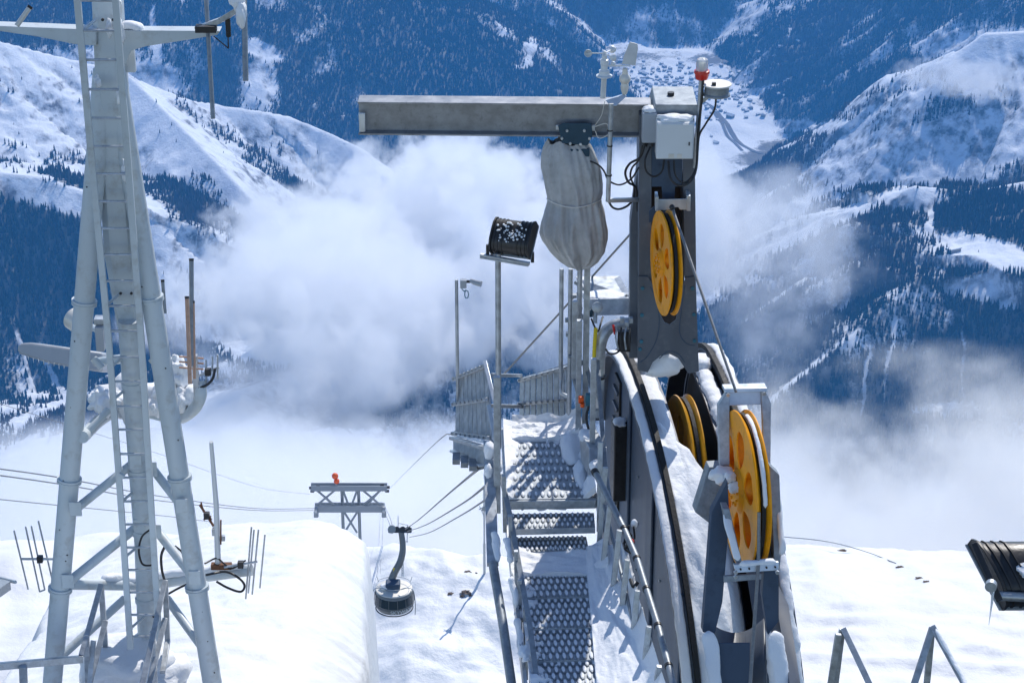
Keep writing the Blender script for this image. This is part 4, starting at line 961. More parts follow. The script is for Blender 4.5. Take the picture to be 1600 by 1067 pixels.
# ---- ropes of the pulleys
def rope(name, pts, r, label, group="wire ropes", n=8, mat=ROPE, sm=True):
    q = [P(*p) for p in pts]; q = bez(q, n) if sm and len(q) > 2 else q
    return tag(MB().tube(q, r, 8).build(name, mat), label, "rope", group)
rope("wire_rope", [(1050, 322, 19.3), (1054, 336, 19.2), (1150, 612, 18.3)], .0125, "bright wire rope running from the upper pulley down to the front pulley", sm=False)
rope("wire_rope", [(1186, 800, 17.75), (1185, 880, 17.8), (1170, 1100, 17.5)], .014, "wire rope running straight down from the front pulley", sm=False)
rope("wire_rope", [(786, 586, 24), (870, 494, 22.5), (992, 358, 20.6)], .010, "taut grey wire rising diagonally behind the railing to the tower", sm=False)
mb = MB().ball(P(1050, 324, 19.25), .025, 10); tag(mb.build("rope_eye", BLACKM), "small dark eye where the rope leaves the upper rope guard", "eyelet")
# ---- gear at the left of the tower: tray, pipes, gauges, hood
o = thing("hood_tray", P(940, 500, 21.2), "open galvanised sheet hood with snow lying in it, left of the tower foot", "tray")
MB().plate([P(900, 434, 21.6), P(968, 433, 21.6), P(985, 463, 21.2), P(915, 462, 21.4)], (0, .3, 1), .012).build("back_sheet", GALV, o)
MB().plate([P(916, 468, 21.0), P(985, 466, 21.0), P(985, 492, 21.0), P(918, 493, 21.0)], (0, 1, 0), .012).build("front_sheet", GALV, o)
MB().plate([P(905, 452, 21.5), P(985, 464, 21.2), P(985, 472, 21.0), P(916, 474, 21.0)], (0, 0, -1), .012).build("floor_sheet", GALV, o)
snow_lump("snow_cap", P(945, 462, 21.2), (.20, .13, .03), o, 81, .3)
o = thing("pipe_stand", P(900, 690, 21.3), "bundle of upright galvanised pipes and posts beside the hood", "pipes")
for x, y0, y1, r in ((876, 420, 592, .021), (889, 420, 660, .021), (903, 414, 660, .024)):
    b_ = P(x, y1, 21.4); MB().tube([b_, up_to(b_, y0)], r, 12).build("pipe", GALV, o)
MB().tube(bez([P(876, 592, 21.4), P(876, 612, 21.4), P(884, 618, 21.4), P(892, 620, 21.4)], 4), .018, 10).build("pipe", GALV, o)
for x, y0, y1, w_ in ((914, 410, 660, .055), (903, 500, 680, .05), (897, 470, 590, .05)):
    b_ = P(x, y1, 21.1); MB().bar(b_, up_to(b_, y0), w_, .05, (0, 1, 0)).build("post", GALV, o, bevel=.003)
for (a_, b_) in (((898, 440), (914, 452)), ((893, 480), (916, 500)), ((890, 565), (905, 620)), ((905, 560), (892, 540))): MB().bar(P(*a_, 21.2), P(*b_, 21.2), .03, .03).build("brace", GALV_D, o)
mb = MB()
for x, y in ((896, 462), (893, 490), (888, 500), (905, 480), (889, 522), (893, 556)): mb.box(P(x, y, 21.1), (.06, .06, .03))
mb.build("clamp", GALV_D, o, bevel=.003)
o = thing("exhaust_pipe", P(937, 690, 20.9), "fat grey pipe with an elbow bending into the tower foot", "pipe")
MB().tube([P(934, 650, 21.0)]+bez([P(935, 600, 20.9), P(937, 550, 20.8), P(942, 526, 20.75), P(953, 512, 20.75), P(970, 506, 20.75), P(996, 505, 20.75)], 6), .055, 18).build("pipe", GALV, o)
mb = MB()
for y in (541, 590): mb.lathe(P(936.5, y, 20.85), UP, [(0, .056), (0, .063), (.02, .063), (.02, .056)], 18)
mb.build("clamp", BLACKM, o)
o = thing("gauge_valve", P(930, 500, 20.9), "pressure gauge with a blue valve under the hood", "gauge")
MB().lathe(P(933, 480, 20.95), (0, -1, .3), [(0, .001), (0, .05), (.04, .05), (.045, .04), (.045, .001)], 24).build("gauge", GALV, o)
MB().box(P(922, 489, 20.95), (.05, .05, .07)).build("valve", NAVY, o, bevel=.005)
MB().tube([P(930, 486, 20.95), P(930, 505, 20.95)], .02, 10).build("pipe", GALV, o)
tag(MB().tube(bez([P(931, 512, 20.7), P(929, 540, 20.7), P(928, 565, 20.7)], 5), .018, 8).build("strap", STRAP), "yellow strap hanging beside the elbow pipe", "strap")
for pts, lb in (([(924, 498, 20.9), (930, 512, 20.85), (938, 520, 20.85)], "black hose below the blue valve"), ([(942, 495, 20.9), (938, 508, 20.8), (935, 520, 20.8)], "black hose below the pressure gauge"), ([(946, 545, 20.6), (952, 552, 20.6), (962, 552, 20.6), (972, 545, 20.6)], "black hose looped beside the cable blocks")):
    cable("hose", pts, .009, lb, cat="hose")
o = thing("terminal_block", P(980, 520, 20.6), "block of wired terminals fixed to the tower foot", "terminals")
for k in range(3): MB().box(P(972+7*k, 500+6*(k % 2), 20.55), (.035, .05, .05)).build("terminal", GALV, o, bevel=.003)
MB().box(P(975, 532, 20.6), (.12, .07, .20)).build("backing", BLACKM, o, bevel=.004)
for k in range(4): MB().tube(bez([P(964+7*k, 512, 20.5), P(962+7*k, 528, 20.45), P(966+6*k, 546, 20.5)], 4), .008, 6).build("lead", BLACK if k % 2 else GALV, o)
MB().tube([P(958, 508, 20.55), P(961, 522, 20.5)], .012, 8).build("indicator", RED, o)
o = thing("pull_switch", P(915, 635, 20.8), "teal safety switch with an orange cap on the railing post", "switch")
MB().box(P(922, 624, 20.7), (.085, .07, .11)).build("case", TEAL, o, bevel=.008)
MB().box(P(908, 624, 20.7), (.05, .06, .06)).lathe(P(910, 630, 20.65), (0, 0, -1), [(0, .02), (.04, .02), (.04, .001)], 10).build("cap", ORANGE, o, bevel=.008)
cable("cable", [(920, 634, 20.7), (916, 652, 20.7), (920, 672, 20.7)], .012, "black cable dropping from the teal switch")
o = thing("cable_cabinet", P(915, 740, 20.3), "narrow tilted galvanised cabinet with snow on top at the right edge of the deck", "cabinet")
MB().plate([P(904, 672, 20.7), P(921, 700, 20.3), P(919, 742, 20.2), P(908, 722, 20.6)], LT, .16).build("case", GALV, o, bevel=.006)
snow_lump("snow_cap", P(917, 680, 20.6), (.08, .12, .035), o, 83, .2)
snow_lump("snow_cap", P(930, 728, 20.1), (.055, .08, .05), o, 84, .2)
# ---- walkway: deck, steps, stringers, rails
ZD = -9.43
wk = thing("walkway_deck", on_z(855, 740, ZD), "perforated steel walkway deck half buried in snow in front of the slatted guards", "walkway")
C4 = [on_z(786, 668, ZD), on_z(906, 668, ZD), on_z(931, 778, ZD), on_z(792, 780, ZD)]

MB().bar(C4[3]-UP*.05, C4[2]-UP*.05, .05, .085).build("edge_channel", GALV, wk, bevel=.006)
MB().bar(C4[3]-UP*.05, C4[0]-UP*.05, .04, .09).build("edge_channel", GALV, wk, bevel=.004)
MB().bar(C4[2]-UP*.05, C4[1]-UP*.05, .04, .09).build("edge_channel", GALV, wk, bevel=.004)
def studs(q, rows, cols_, skip, parent, mat, nm="hole_rims", r=.020, lift=.002, seed=1, mb=None):
    """rows of raised punched holes over the quad q (far-left, far-right, near-right, near-left)"""
    own = mb is None; mb = MB() if own else mb; rng = random.Random(seed); along = (q[2]-q[1]).normalized()
    for i in range(rows):
        for j in range(cols_):
            u = (j+.5+(.5 if i % 2 else 0))/(cols_+.5); v = (i+.5)/rows
            if skip(u, v, rng): continue
            p = lerp(lerp(q[0], q[1], u), lerp(q[3], q[2], u), v)
            n0 = len(mb.v)
            mb.lathe(p+UP*lift, UP, [(0, r), (.010, r*.85), (.014, r*.001)] if mat is SNOW else [(0, r*.95), (.010, r*.85), (.010, r*.62), (.003, r*.6), (.003, .001)], 8, Vector((1, 0, 0)))
            for m_ in range(n0, len(mb.v)): mb.v[m_] = mb.v[m_] + along*(mb.v[m_]-p).dot(along)*2.1
    if own and mb.v: return tag(mb.build(nm, mat, parent, smooth=50), kind='stuff')
def patch(cu, cv, ru, rv, inv=False):
    def f(u, v, rng):
        e = ((u-cu)/ru)**2+((v-cv)/rv)**2 + rng.uniform(-.25, .25); return (e < 1) if inv else (e > 1)
    return f
tb = MB().plate(C4, (0, 0, -1), .012); studs(C4, 9, 13, patch(.5, .55, .52, .62), None, GALV, "", seed=3, mb=tb); tb.build("deck_plate", TREAD, wk, smooth=50)
studs(C4, 9, 13, patch(.5, .55, .52, .62), wk, SNOW, "snow_specks", r=.0135, lift=.006, seed=3)
def snow_sheet(name, q, parent, n=(40, 30), holes=(), lift=.01, amp=.03, seed=1, edge=(0, 0, 0, 0), mat=SNOW):
    """snow blown over a quad, thin to nothing over the bare patches, heaped along the edges"""
    U, V = np.meshgrid(np.linspace(0, 1, n[0]), np.linspace(0, 1, n[1]))
    h = lift + amp*fbm(U*3.1+seed, V*4.3, 4, seed)
    for k, (ed, w_) in enumerate(zip(edge, (U, 1-U, V, 1-V))): h = h + ed*np.clip(1-w_*4, 0, 1)**1.6
    for (cu, cv, ru, rv) in holes:
        e = np.sqrt(((U-cu)/ru)**2+((V-cv)/rv)**2)+.5*fbm(U*6+seed, V*7, 4, seed+5); h = h - (lift+.05)*(1-sstep(.75, 1.15, e))
    vs = []
    for i in range(n[1]):
        for j in range(n[0]):
            u, v = U[i, j], V[i, j]; p = lerp(lerp(q[0], q[1], u), lerp(q[3], q[2], u), v); vs.append(p+UP*float(h[i, j]))
    c = n[0]; fs = [(i*c+j, i*c+j+1, (i+1)*c+j+1, (i+1)*c+j) for i in range(n[1]-1) for j in range(c-1)]
    m_ = len(vs); vs += [p-UP*.07 for p in vs]; rim_ = [j for j in range(c)]+[i*c+c-1 for i in range(1, n[1])]+[(n[1]-1)*c+j for j in range(c-2, -1, -1)]+[i*c for i in range(n[1]-2, 0, -1)]
    fs += [tuple(q_+m_ for q_ in f_)[::-1] for f_ in fs] + [(a_, m_+a_, m_+b_, b_) for a_, b_ in zip(rim_, rim_[1:]+rim_[:1])]
    return MB().add(vs, fs).build(name, mat, parent, smooth=70)
snow_sheet("snow_cover", C4, wk, (60, 50), [(.52, .66, .46, .46)], .010, .022, 5, (.04, .12, .05, 0))
snow_sheet("snow_cover", [on_z(800, 664, ZD), on_z(905, 664, ZD), on_z(905, 690, ZD), on_z(800, 690, ZD)], wk, (70, 30), [], .04, .03, 33, (0, .10, .07, 0))
snow_lump("snow_cover", on_z(894, 700, ZD)+UP*.02, (.11, .36, .07), wk, 101, .16); snow_lump("snow_cover", on_z(908, 740, ZD)+UP*.0, (.07, .28, .07), wk, 102, .16)
# steps
st = thing("stair", on_z(915, 1060, -9.95), "snow-choked flight of perforated steel steps leading down from the deck", "stairs")
steps = [  # far-left, far-right, near-right, near-left as (px, py), level, bare patch centre and radius in u
 ((797, 803), (928, 801), (930, 823), (798, 826), -9.56, (.5, .5, .75, 1.2)),
 ((804, 840), (916, 838), (920, 858), (806, 862), -9.70, (.45, .5, .62, 1.2)),
 ((812, 888), (934, 884), (945, 930), (822, 934), -9.78, (.42, .60, .46, .75)),
 ((822, 935), (946, 931), (955, 978), (828, 982), -9.81, (.45, .5, .50, 1.2)),
 ((828, 983), (957, 979), (968, 1028), (834, 1032), -9.84, (.42, .45, .48, 1.2)),
 ((834, 1033), (970, 1029), (984, 1080), (840, 1084), -9.87, (.50, .6, .46, 1.2)),
]
for k, (a_, b_, c_, d_, z_, pt_) in enumerate(steps):
    q = [on_z(*a_, z_), on_z(*b_, z_), on_z(*c_, z_), on_z(*d_, z_)]
    rows = 3 if k < 2 else 5; cols_ = 15 if k < 2 else 12
    tb = MB().plate(q, (0, 0, -1), .01); studs(q, rows, cols_, patch(*pt_), None, GALV_D, "", r=.021 if k > 1 else .017, seed=10+k, mb=tb)
    tr = tb.build("tread", TREAD, st, smooth=50)
    MB().bar(q[3]-UP*.03, q[2]-UP*.03, .014, .06).build("nosing", GALV, tr, bevel=.002)
    studs(q, rows, cols_, patch(*pt_), tr, SNOW, "snow_specks", r=.0155 if k > 1 else .0115, lift=.005, seed=10+k)
    if k > 1: snow_sheet("snow_cover", [q[0]-LT*.05, q[1]+LT*.25, q[2]+LT*.25, q[3]-LT*.05], st, (60, 26), [(.07+pt_[0]*.66, .5, pt_[2]*.64, 1.3)], .016, .022, 20+k, (.03, .16, 0, 0))
MB().plate([on_z(800, 862, -9.75), on_z(936, 860, -9.75), on_z(940, 892, -9.79), on_z(812, 892, -9.79)], (0, 0, -1), .01).build("tread", GALV_D, st)
snow_sheet("snow_cover", [on_z(802, 862, -9.73), on_z(950, 858, -9.73), on_z(950, 900, -9.77), on_z(808, 900, -9.77)], st, (50, 20), [], .03, .018, 31, (.04, .12, .0, .0))
snow_sheet("snow_cover", [on_z(914, 862, -9.75), on_z(966, 858, -9.62), on_z(1040, 1095, -9.70), on_z(934, 1095, -9.87)], st, (50, 110), [], .03, .017, 41, (0, .12, .02, 0))
for k, (x, y, s_) in enumerate(((972, 968, .08),)):
    snow_lump("snow_cover", on_z(x, y, -9.85)+UP*.0, (s_, s_*2.2, s_*.7), st, 110+k, .3)
for k, (x, y, s_) in enumerate(((806, 900, .05), (814, 960, .05), (822, 1020, .06))):
    snow_lump("snow_cover", on_z(x, y, -9.82), (s_, s_*1.8, s_*.7), st, 130+k, .35)
MB().bar(on_z(788, 784, -9.6), on_z(822, 1085, -10.0), .03, .16).build("stringer", GALV, st)
MB().bar(on_z(934, 782, -9.6), on_z(992, 1085, -10.0), .03, .16).build("stringer", GALV, st)
# left rail
hl = thing("handrail", P(800, 1060, 18.4), "left stair railing of steel posts and rails with snow patches on them", "railing", "railings of the walkway")
def bars(o, lst, mat, nm, w_, h_, up=(0, -1, .4)):
    for a_, b_ in lst: MB().bar(P(*a_), P(*b_), w_, h_, up).build(nm, mat, o, bevel=.003)
b_ = P(777, 800, 20.0); MB().bar(b_, up_to(b_, 588), .06, .055, (0, 1, 0)).build("post", GALV, hl, bevel=.004)
bars(hl, [((758, 566, 20.6), (776, 640, 20.2)), ((776, 640, 20.2), (775, 702, 20.15)), ((764, 634, 20.3), (777, 705, 20.1))], ZINC, "top_rail", .035, .05)
bars(hl, [((783, 742, 19.9), (799, 815, 19.5)), ((799, 815, 19.5), (815, 905, 19.0)), ((815, 905, 19.0), (829, 985, 18.5)), ((829, 985, 18.5), (842, 1090, 18.0))], NAVY if False else GALV_D, "top_rail", .045, .03)
bars(hl, [((764, 690, 20.2), (766, 760, 19.9)), ((766, 760, 19.9), (770, 882, 19.3))], GALV, "lower_rail", .10, .05)
MB().tube([P(770, 880, 19.3), P(786, 975, 18.8), P(803, 1095, 18.3)], .04, 12).build("lower_rail", GALV_D, hl)
for (x0, y0, x1, y1) in ((787, 742, 789, 830), (797, 805, 800, 900), (806, 860, 808, 960), (812, 905, 814, 1010), (820, 950, 822, 1060), (829, 995, 830, 1095), (838, 1040, 838, 1100)):
    MB().bar(P(x0, y0, 19.6-(y0-742)/320*1.3), P(x1, y1, 19.9-(y0-742)/320*1.3), .035, .04, (0, 1, 0)).build("post", GALV, hl, bevel=.003)
for k, (a_, b_) in enumerate((((772, 830, 19.5), (778, 880, 19.3)), ((792, 840, 19.4), (797, 880, 19.2)), ((800, 900, 19.0), (806, 950, 18.9)), ((808, 965, 18.8), (815, 1020, 18.6)), ((778, 690, 20.1), (777, 740, 19.9)))):
    snow_strip("snow_cap", [P(*a_), P(*b_)], .06, .04, hl, seed=140+k, rag=.7)
snow_lump("snow_cap", P(765, 705, 20.1), (.05, .09, .10), hl, 150, .2); snow_lump("snow_cap", P(763, 740, 20.0), (.045, .08, .09), hl, 151, .2)
# right rail
hr = thing("handrail", P(1010, 1060, 17.6), "right stair railing with closely set posts beside the dark saddle wall", "railing", "railings of the walkway")
rl = [(930, 738, 19.7), (975, 826, 19.1), (995, 872, 18.8), (1010, 920, 18.5), (1028, 977, 18.1), (1045, 1040, 17.7), (1060, 1100, 17.3)]
for a_, b_ in zip(rl[:-1], rl[1:]):
    q0, q1 = P(*a_), P(*b_); dd_ = (q1-q0)
    MB().tube([q0+dd_*.03, q1-dd_*.03], .028, 12).build("top_rail", GALV_D, hr)
    MB().tube([q0-dd_*.03, q0+dd_*.03], .034, 12).build("joint", BLACKM, hr)
for (x0, y0, x1, y1, d) in ((938, 690, 936, 830, 20.0), (946, 730, 936, 850, 19.8), (953, 790, 942, 884, 19.4), (968, 828, 957, 925, 19.05), (980, 874, 970, 965, 18.75), (996, 922, 985, 1034, 18.45), (1014, 978, 1001, 1090, 18.05), (1030, 1040, 1020, 1100, 17.7)):
    MB().bar(P(x0, y0, d), P(x1, y1, d+.12), .045, .05, (0, 1, 0)).build("post", GALV, hr, bevel=.004)
ml = [(944, 790, 19.8), (965, 870, 19.3), (978, 925, 18.9), (992, 985, 18.5), (1006, 1040, 18.1), (1020, 1100, 17.7)]
for a_, b_ in zip(ml[:-1], ml[1:]): MB().tube([P(*a_), P(*b_)], .016, 10).build("midrail", GALV_D, hr)
bars(hr, [((933, 560, 20.8), (946, 740, 20.0)), ((917, 575, 20.9), (933, 640, 20.6)), ((905, 570, 20.9), (917, 562, 20.9)), ((946, 740, 20.0), (956, 800, 19.6))], GALV_D, "upper_bar", .04, .035)
b_ = P(925, 720, 20.5); MB().bar(b_, up_to(b_, 560), .05, .05, (0, 1, 0)).build("post", GALV, hr, bevel=.004)
# things jammed between the rail and the saddle
tag(snow_lump("snow_heap", P(1000, 1075, 18.2), (.16, .3, .18), None, 160, .3), None, None, None, 'stuff')
cable("cable", [(985, 905, 18.9), (990, 916, 18.8), (997, 909, 18.8)], .016, "black strap tied behind the right stair railing")
o = thing("tool_bundle", P(988, 860, 19.0), "small jumble of dark wires and a red fitting jammed behind the railing", "fittings")
for k in range(7):
    p = P(984+random.uniform(-4, 8), 830+random.uniform(-14, 18), 19.1); MB().tube(bez([p, p+Vector((random.uniform(-.05, .05), 0, -.06)), p+Vector((random.uniform(-.05, .05), .02, -.13))], 4), .009, 6).build("wire", BLACK, o)
MB().ball(P(986, 846, 19.05), .028, 10).build("fitting", RED, o); MB().ball(P(991, 818, 19.15), .03, 10, (1, 1, 1.4)).build("snow_cap", SNOW, o)
# ---- slatted guards
def guard(q, nsl, label, mids, toe=False, w_=.86):
    tl, tr_, br, bl = [P(*p) for p in q]
    o = thing("slatted_guard", bl, label, "railing", "slatted guards")
    n_ = (tr_-tl).cross(bl-tl).normalized()
    for k in range(nsl):
        u0, u1 = k/nsl, (k+w_)/nsl
        MB().plate([lerp(tl, tr_, u0), lerp(tl, tr_, u1), lerp(bl, br, u1), lerp(bl, br, u0)], n_, .02).build("slat", GALV, o, bevel=.003)
    for v in mids:
        a_, b_ = lerp(tl, bl, v), lerp(tr_, br, v); MB().bar(a_-n_*.03, b_-n_*.03, .03, .035).build("rail", GALV, o, bevel=.003)
    for k in range(nsl):
        for v in mids: MB().box(lerp(lerp(tl, tr_, (k+.37)/nsl), lerp(bl, br, (k+.37)/nsl), v)-n_*.05, (.018, .018, .018)).build("bolt", GALV_D, o)
    return o
gl = guard([(713, 590, 21.9), (762, 568, 21.0), (768, 688, 20.9), (711, 680, 21.8)], 8, "left slatted steel guard panel facing the stairs, stepped toe plate below", (.03, .47, .97))
MB().plate([P(708, 683, 21.7), P(757, 696, 20.8), P(757, 732, 20.8), P(744, 736, 20.9), P(744, 724, 20.9), P(731, 727, 21.2), P(731, 717, 21.2), P(719, 721, 21.5), P(719, 708, 21.5), P(708, 708, 21.7)], (0, 1, 0), .01).build("toe_plate", GALV, gl)
mb = MB()
for k in range(3): mb.box(P(713+13*k, 716+5*k, 21.3-.2*k), (.07, .16, .05))
mb.build("bracket_box", GALV_D, gl)
MB().bar(P(706, 684, 21.6), P(760, 700, 20.7), .06, .03).build("ledge", GALV, gl, bevel=.003); MB().bar(P(706, 704, 21.6), P(752, 728, 20.8), .05, .02).build("ledge", ZINC, gl, bevel=.003)
snow_strip("snow_cap", [P(714, 681, 21.7), P(735, 686, 21.3), P(757, 692, 20.9)], .05, .025, gl, seed=170, rag=.7)
gb = guard([(812, 590, 22.6), (892, 566, 22.3), (892, 682, 22.3), (811, 672, 22.6)], 9, "back slatted steel guard panel at the far end of the deck", (.06, .5), w_=.80)
o = thing("guard_rail", P(792, 672, 22.3), "open two-bar rail joining the left and back slatted guards", "railing")
for y in (587, 635, 673): MB().bar(P(768, y-1, 21.6), P(814, y, 22.6), .035, .035).build("bar", GALV, o, bevel=.003)
MB().plate([P(770, 680, 21.5), P(812, 680, 22.4), P(880, 690, 22.2), P(786, 694, 21.4)], (0, 0, -1), .02).build("sill", GALV_D, o)
# ---- lamp post, floodlights, camera post
def floodlight(o, c, ax, sz, ribs=True, snow=True):
    X_, Y_, Z_ = ax; w_, d_, h_ = sz
    MBh = MB()
    prof = [(-.5, -.5), (.5, -.5), (.5, .0), (.42, .28), (.25, .46), (.0, .5), (-.25, .46), (-.42, .28), (-.5, .0)]
    poly = [c-X_*w_/2+Y_*(p[0]*d_)+Z_*(p[1]*h_) for p in prof]
    hs = MBh.plate(poly, X_, w_).build("housing", BLACKM, o, bevel=.008)
    for s_ in (-1, 1):
        poly2 = [c+X_*(s_*(w_/2+.006)-.008)+Y_*(p[0]*(d_+.03))+Z_*(p[1]*(h_+.03)) for p in prof]; MB().plate(poly2, X_, .016).build("end_rim", BLACK, hs, bevel=.003)
    for k in range(9):
        x_ = -w_*.42+w_*.84*k/8
        if 2 < k < 6: continue
        poly3 = [c+X_*(x_-.004)+Y_*(p[0]*(d_+.012))+Z_*(p[1]*(h_+.014)) for p in prof]; MB().plate(poly3, X_, .008).build("cooling_fin", BLACK, hs)
    MB().box(c-Z_*(h_/2+.012), (w_*1.12, d_*1.08, .02), ax).build("lens_frame", GALV_D, o, bevel=.003)
    MB().box(c-Z_*(h_/2+.026), (w_*.95, d_*.9, .008), ax).build("lens", GLASSD, o)
    return hs
pb_ = P(779, 700, 20.5); tp = up_to(pb_, 396)
o = thing("floodlight", pb_, "black floodlight with frost on its back, on a tall slim pole behind the left guard", "floodlight")
MB().tube([pb_, tp], .026, 14).build("pole", GALV, o)
dF = tp.y*CP-tp.z*SP
fc_ = P(801, 369, dF-.02)
CU_ = Vector((0, SP, CP)); CF_ = Vector((0, CP, -SP)); rt_ = (Vector((1, 0, 0))*.95-CU_*.13-CF_*.28).normalized(); yt_ = Vector((1, 0, 0))*.33+CU_*.90+CF_*.28; yt_ = (yt_-rt_*yt_.dot(rt_)).normalized(); zt_ = rt_.cross(yt_).normalized(); zt_ = -zt_ if zt_.dot(CF_) > 0 else zt_
hs = floodlight(o, fc_, (rt_, yt_, zt_), (.335, .30, .15))
MB().bar(P(750, 398, dF), P(828, 412, dF-.02), .04, .022).bar(P(750, 402, dF), P(826, 415, dF-.02), .03, .015).build("cross_bar", GALV, o, bevel=.003)
for x, y in ((762, 390), (832, 402)): MB().box(P(x, y, dF), (.03, .04, .09)).build("bracket", BLACKM, o, bevel=.004)
mb = MB(); rng = random.Random(5)
for k in range(70):
    u_, v_ = rng.gauss(0, .07), rng.gauss(0, .05); q_ = fc_+rt_*max(-.13, min(.13, u_))+zt_*.077+yt_*(max(-.09, min(.09, v_)))
    mb.ball(q_, rng.uniform(.005, .014), 6, (.9, 1.3, .7))
tag(mb.build("frost", SNOW, o), kind="stuff")
# right-hand floodlight, cut by the picture edge
c2 = P(1598, 890, 10.2); rt2 = Vector((.99, .08, .02)).normalized(); zt2 = Vector((-.02, -.35, .93)); zt2 = (zt2-rt2*zt2.dot(rt2)).normalized(); yt2 = zt2.cross(rt2).normalized()
yt2 = (Vector((1,0,0))*.40-Vector((0,SP,CP))*.86-Vector((0,CP,-SP))*.32).normalized(); rt2 = Vector((.998, .06, .03)); rt2 = (rt2-yt2*rt2.dot(yt2)).normalized(); zt2 = rt2.cross(yt2); zt2 = -zt2 if zt2.dot(Vector((0,CP,-SP))) > 0 else zt2
rt2 = Vector((1,-.02,.04)); rt2 = (rt2-zt2*rt2.dot(zt2)).normalized()
c2 = P(1618, 893, 10.2)
o = thing("floodlight", c2+Vector((.2, 0, -1.5)), "larger black floodlight at the right edge, snow on its ribbed back and an icicle", "floodlight")
hs = floodlight(o, c2, (rt2, yt2, zt2), (.40, .31, .15))
MB().tube([P(1556, 930, 10.1), P(1700, 938, 10.1)], .022, 12).build("cross_bar", GALV, o)
MB().bar(P(1522, 848, 10.15), P(1562, 938, 10.05), .03, .02, (0, -1, 0)).build("bracket", BLACKM, o, bevel=.004)
MB().lathe(P(1549, 912, 9.98), (-.3, -1, 0), [(0, .026), (.03, .026), (.03, .001)], 14).build("pivot", GALV, o)
MB().tube([P(1552, 918, 10.0), P(1550, 940, 10.0), P(1545, 976, 10.0)], [.008, .005, .001], 8).build("icicle", CLEAR_M, o)
snow_lump("snow_cap", c2+zt2*.085+rt2*.02+yt2*.02, (.13, .10, .03), o, 180, .4)
q_ = P(1690, 936, 10.1); MB().tube([q_, q_-UP*2.2], .03, 12).build("pole", GALV, o)
cb = P(716, 690, 22.0); ct = up_to(cb, 437)
o = thing("surveillance_camera", cb, "small surveillance camera on a thin pole behind the left slatted guard", "camera")
MB().tube([cb, ct], .016, 12).build("pole", GALV, o)
dC = ct.y*CP-ct.z*SP
MB().box(P(724, 443, dC), (.06, .06, .08)).build("mount", GREYBOX, o, bevel=.005)
MB().tube([P(728, 440, dC), P(738, 440, dC-.02)], .014, 10).build("arm", BLACKM, o)
MB().tube([P(735, 438, dC-.02), P(741, 441, dC-.03), P(752, 444, dC-.05)], [.018, .026, .03], 14).build("housing", GREYBOX, o)
lp = P(729, 460, dC); MB().tube([lp+Vector((math.cos(a_)*.018, 0, math.sin(a_)*.04)) for a_ in [k*math.pi/8 for k in range(17)]], .005, 6).tube(bez([P(721, 450, dC), P(725, 455, dC), P(728, 453, dC)], 4), .005, 6).build("lead", TEAL, o)
# ---- rail ends on the right
g2 = "steel railing pieces on the snow"
frame("railing", [((1318, 982, 16.5), (1364, 1080, 16.2), "handrail"), ((1316, 982, 16.5), (1303, 1085, 16.7), "post"), ((1310, 990, 16.45), (1296, 1080, 16.6), "chain")], "steel railing end with a bright sloping bar, right of the rope saddle", g2)
o2 = frame("railing", [((1457, 978, 16.5), (1516, 1085, 16.2), "handrail"), ((1457, 980, 16.5), (1423, 1085, 16.4), "brace"), ((1456, 984, 16.6), (1446, 1090, 16.8), "post")], "A-shaped steel railing end farther to the right, snow on its sloping bar", g2)
snow_strip("snow_cap", [P(1462, 982, 16.4), P(1488, 1030, 16.3), P(1514, 1078, 16.15)], .035, .012, o2, seed=190, rag=.6)
# ================================================================ CABLEWAY in the distance
CR, CU, CF = Vector((1, 0, 0)), Vector((0, SP, CP)), Vector((0, CP, -SP))
# ---- cabin
CD = 250.0; U = CD/F          # metres per photo pixel there
cb0 = P(616, 958, CD)
car = thing("cable_car", cb0, "round grey cable car cabin hanging by a curved arm below the ropes", "cable car")
def C(px, py, dd=0): return P(px, py, CD+dd)
cc = C(616, 937); cc_top = up_to(cc, 912); Hc = 2.3
ctr = Vector((cc.x, cc.y, cc.z-.9))
prof = [(0, 1.72), (.12, 1.95), (.5, 2.12), (1.1, 2.2), (1.7, 2.15), (2.1, 2.02), (2.28, 1.9)]
MB().lathe(ctr, UP, [(0, .01)]+prof+[(2.32, 1.85), (2.32, .01)], 40).build("body", CABIN, car, smooth=40)
wd = MB()
wd.lathe(ctr, UP, [(.95, 2.20), (.95, 2.225), (1.95, 2.13), (1.95, 2.10)], 40); wd.build("window_band", GLASSD, car, smooth=40)
mb = MB()
for k in range(14):
    a = 2*math.pi*k/14; e = Vector((math.cos(a), math.sin(a), 0)); mb.bar(ctr+e*2.235+UP*.92, ctr+e*2.15+UP*1.98, .05, .03, e)
mb.lathe(ctr, UP, [(.62, 2.16), (.62, 2.20), (.70, 2.21), (.70, 2.17)], 40)
mb.build("window_frame", CABIN, car)
MB().lathe(ctr, UP, [(2.29, 2.02), (2.33, 2.06), (2.42, 2.0), (2.50, 1.2), (2.52, .01)], 40).build("roof", PALE, car, smooth=40)
MB().lathe(ctr, UP, [(-.10, 2.0), (-.02, 2.12), (.05, 2.0)], 40).build("bumper", BLACKM, car)
for sx in (-1, 1):
    for sy in (-1, 1):
        e = Vector((sx*1.75, sy*1.35, 0)); MB().tube([ctr+e+UP*2.4, ctr+e*1.12+UP*3.0], .04, 6).build("rail_post", GALV, car)
for sx in (-1, 1):
    MB().tube(bez([ctr+Vector((sx*2.35, -1.5, -.1)), ctr+Vector((sx*2.4, -1.5, 1.2)), ctr+Vector((sx*2.2, -1.4, 2.9)), ctr+Vector((sx*1.5, -1.3, 3.2)), ctr+Vector((sx*.7, -1.2, 2.9))], 5), .05, 6).build("guard_bar", GALV, car)
rg = [ctr+Vector((1.9*math.cos(a), 1.5*math.sin(a), 3.0)) for a in [k*math.pi/10 for k in range(21)]]
MB().tube(rg, .035, 6, False).build("roof_rail", GALV, car)
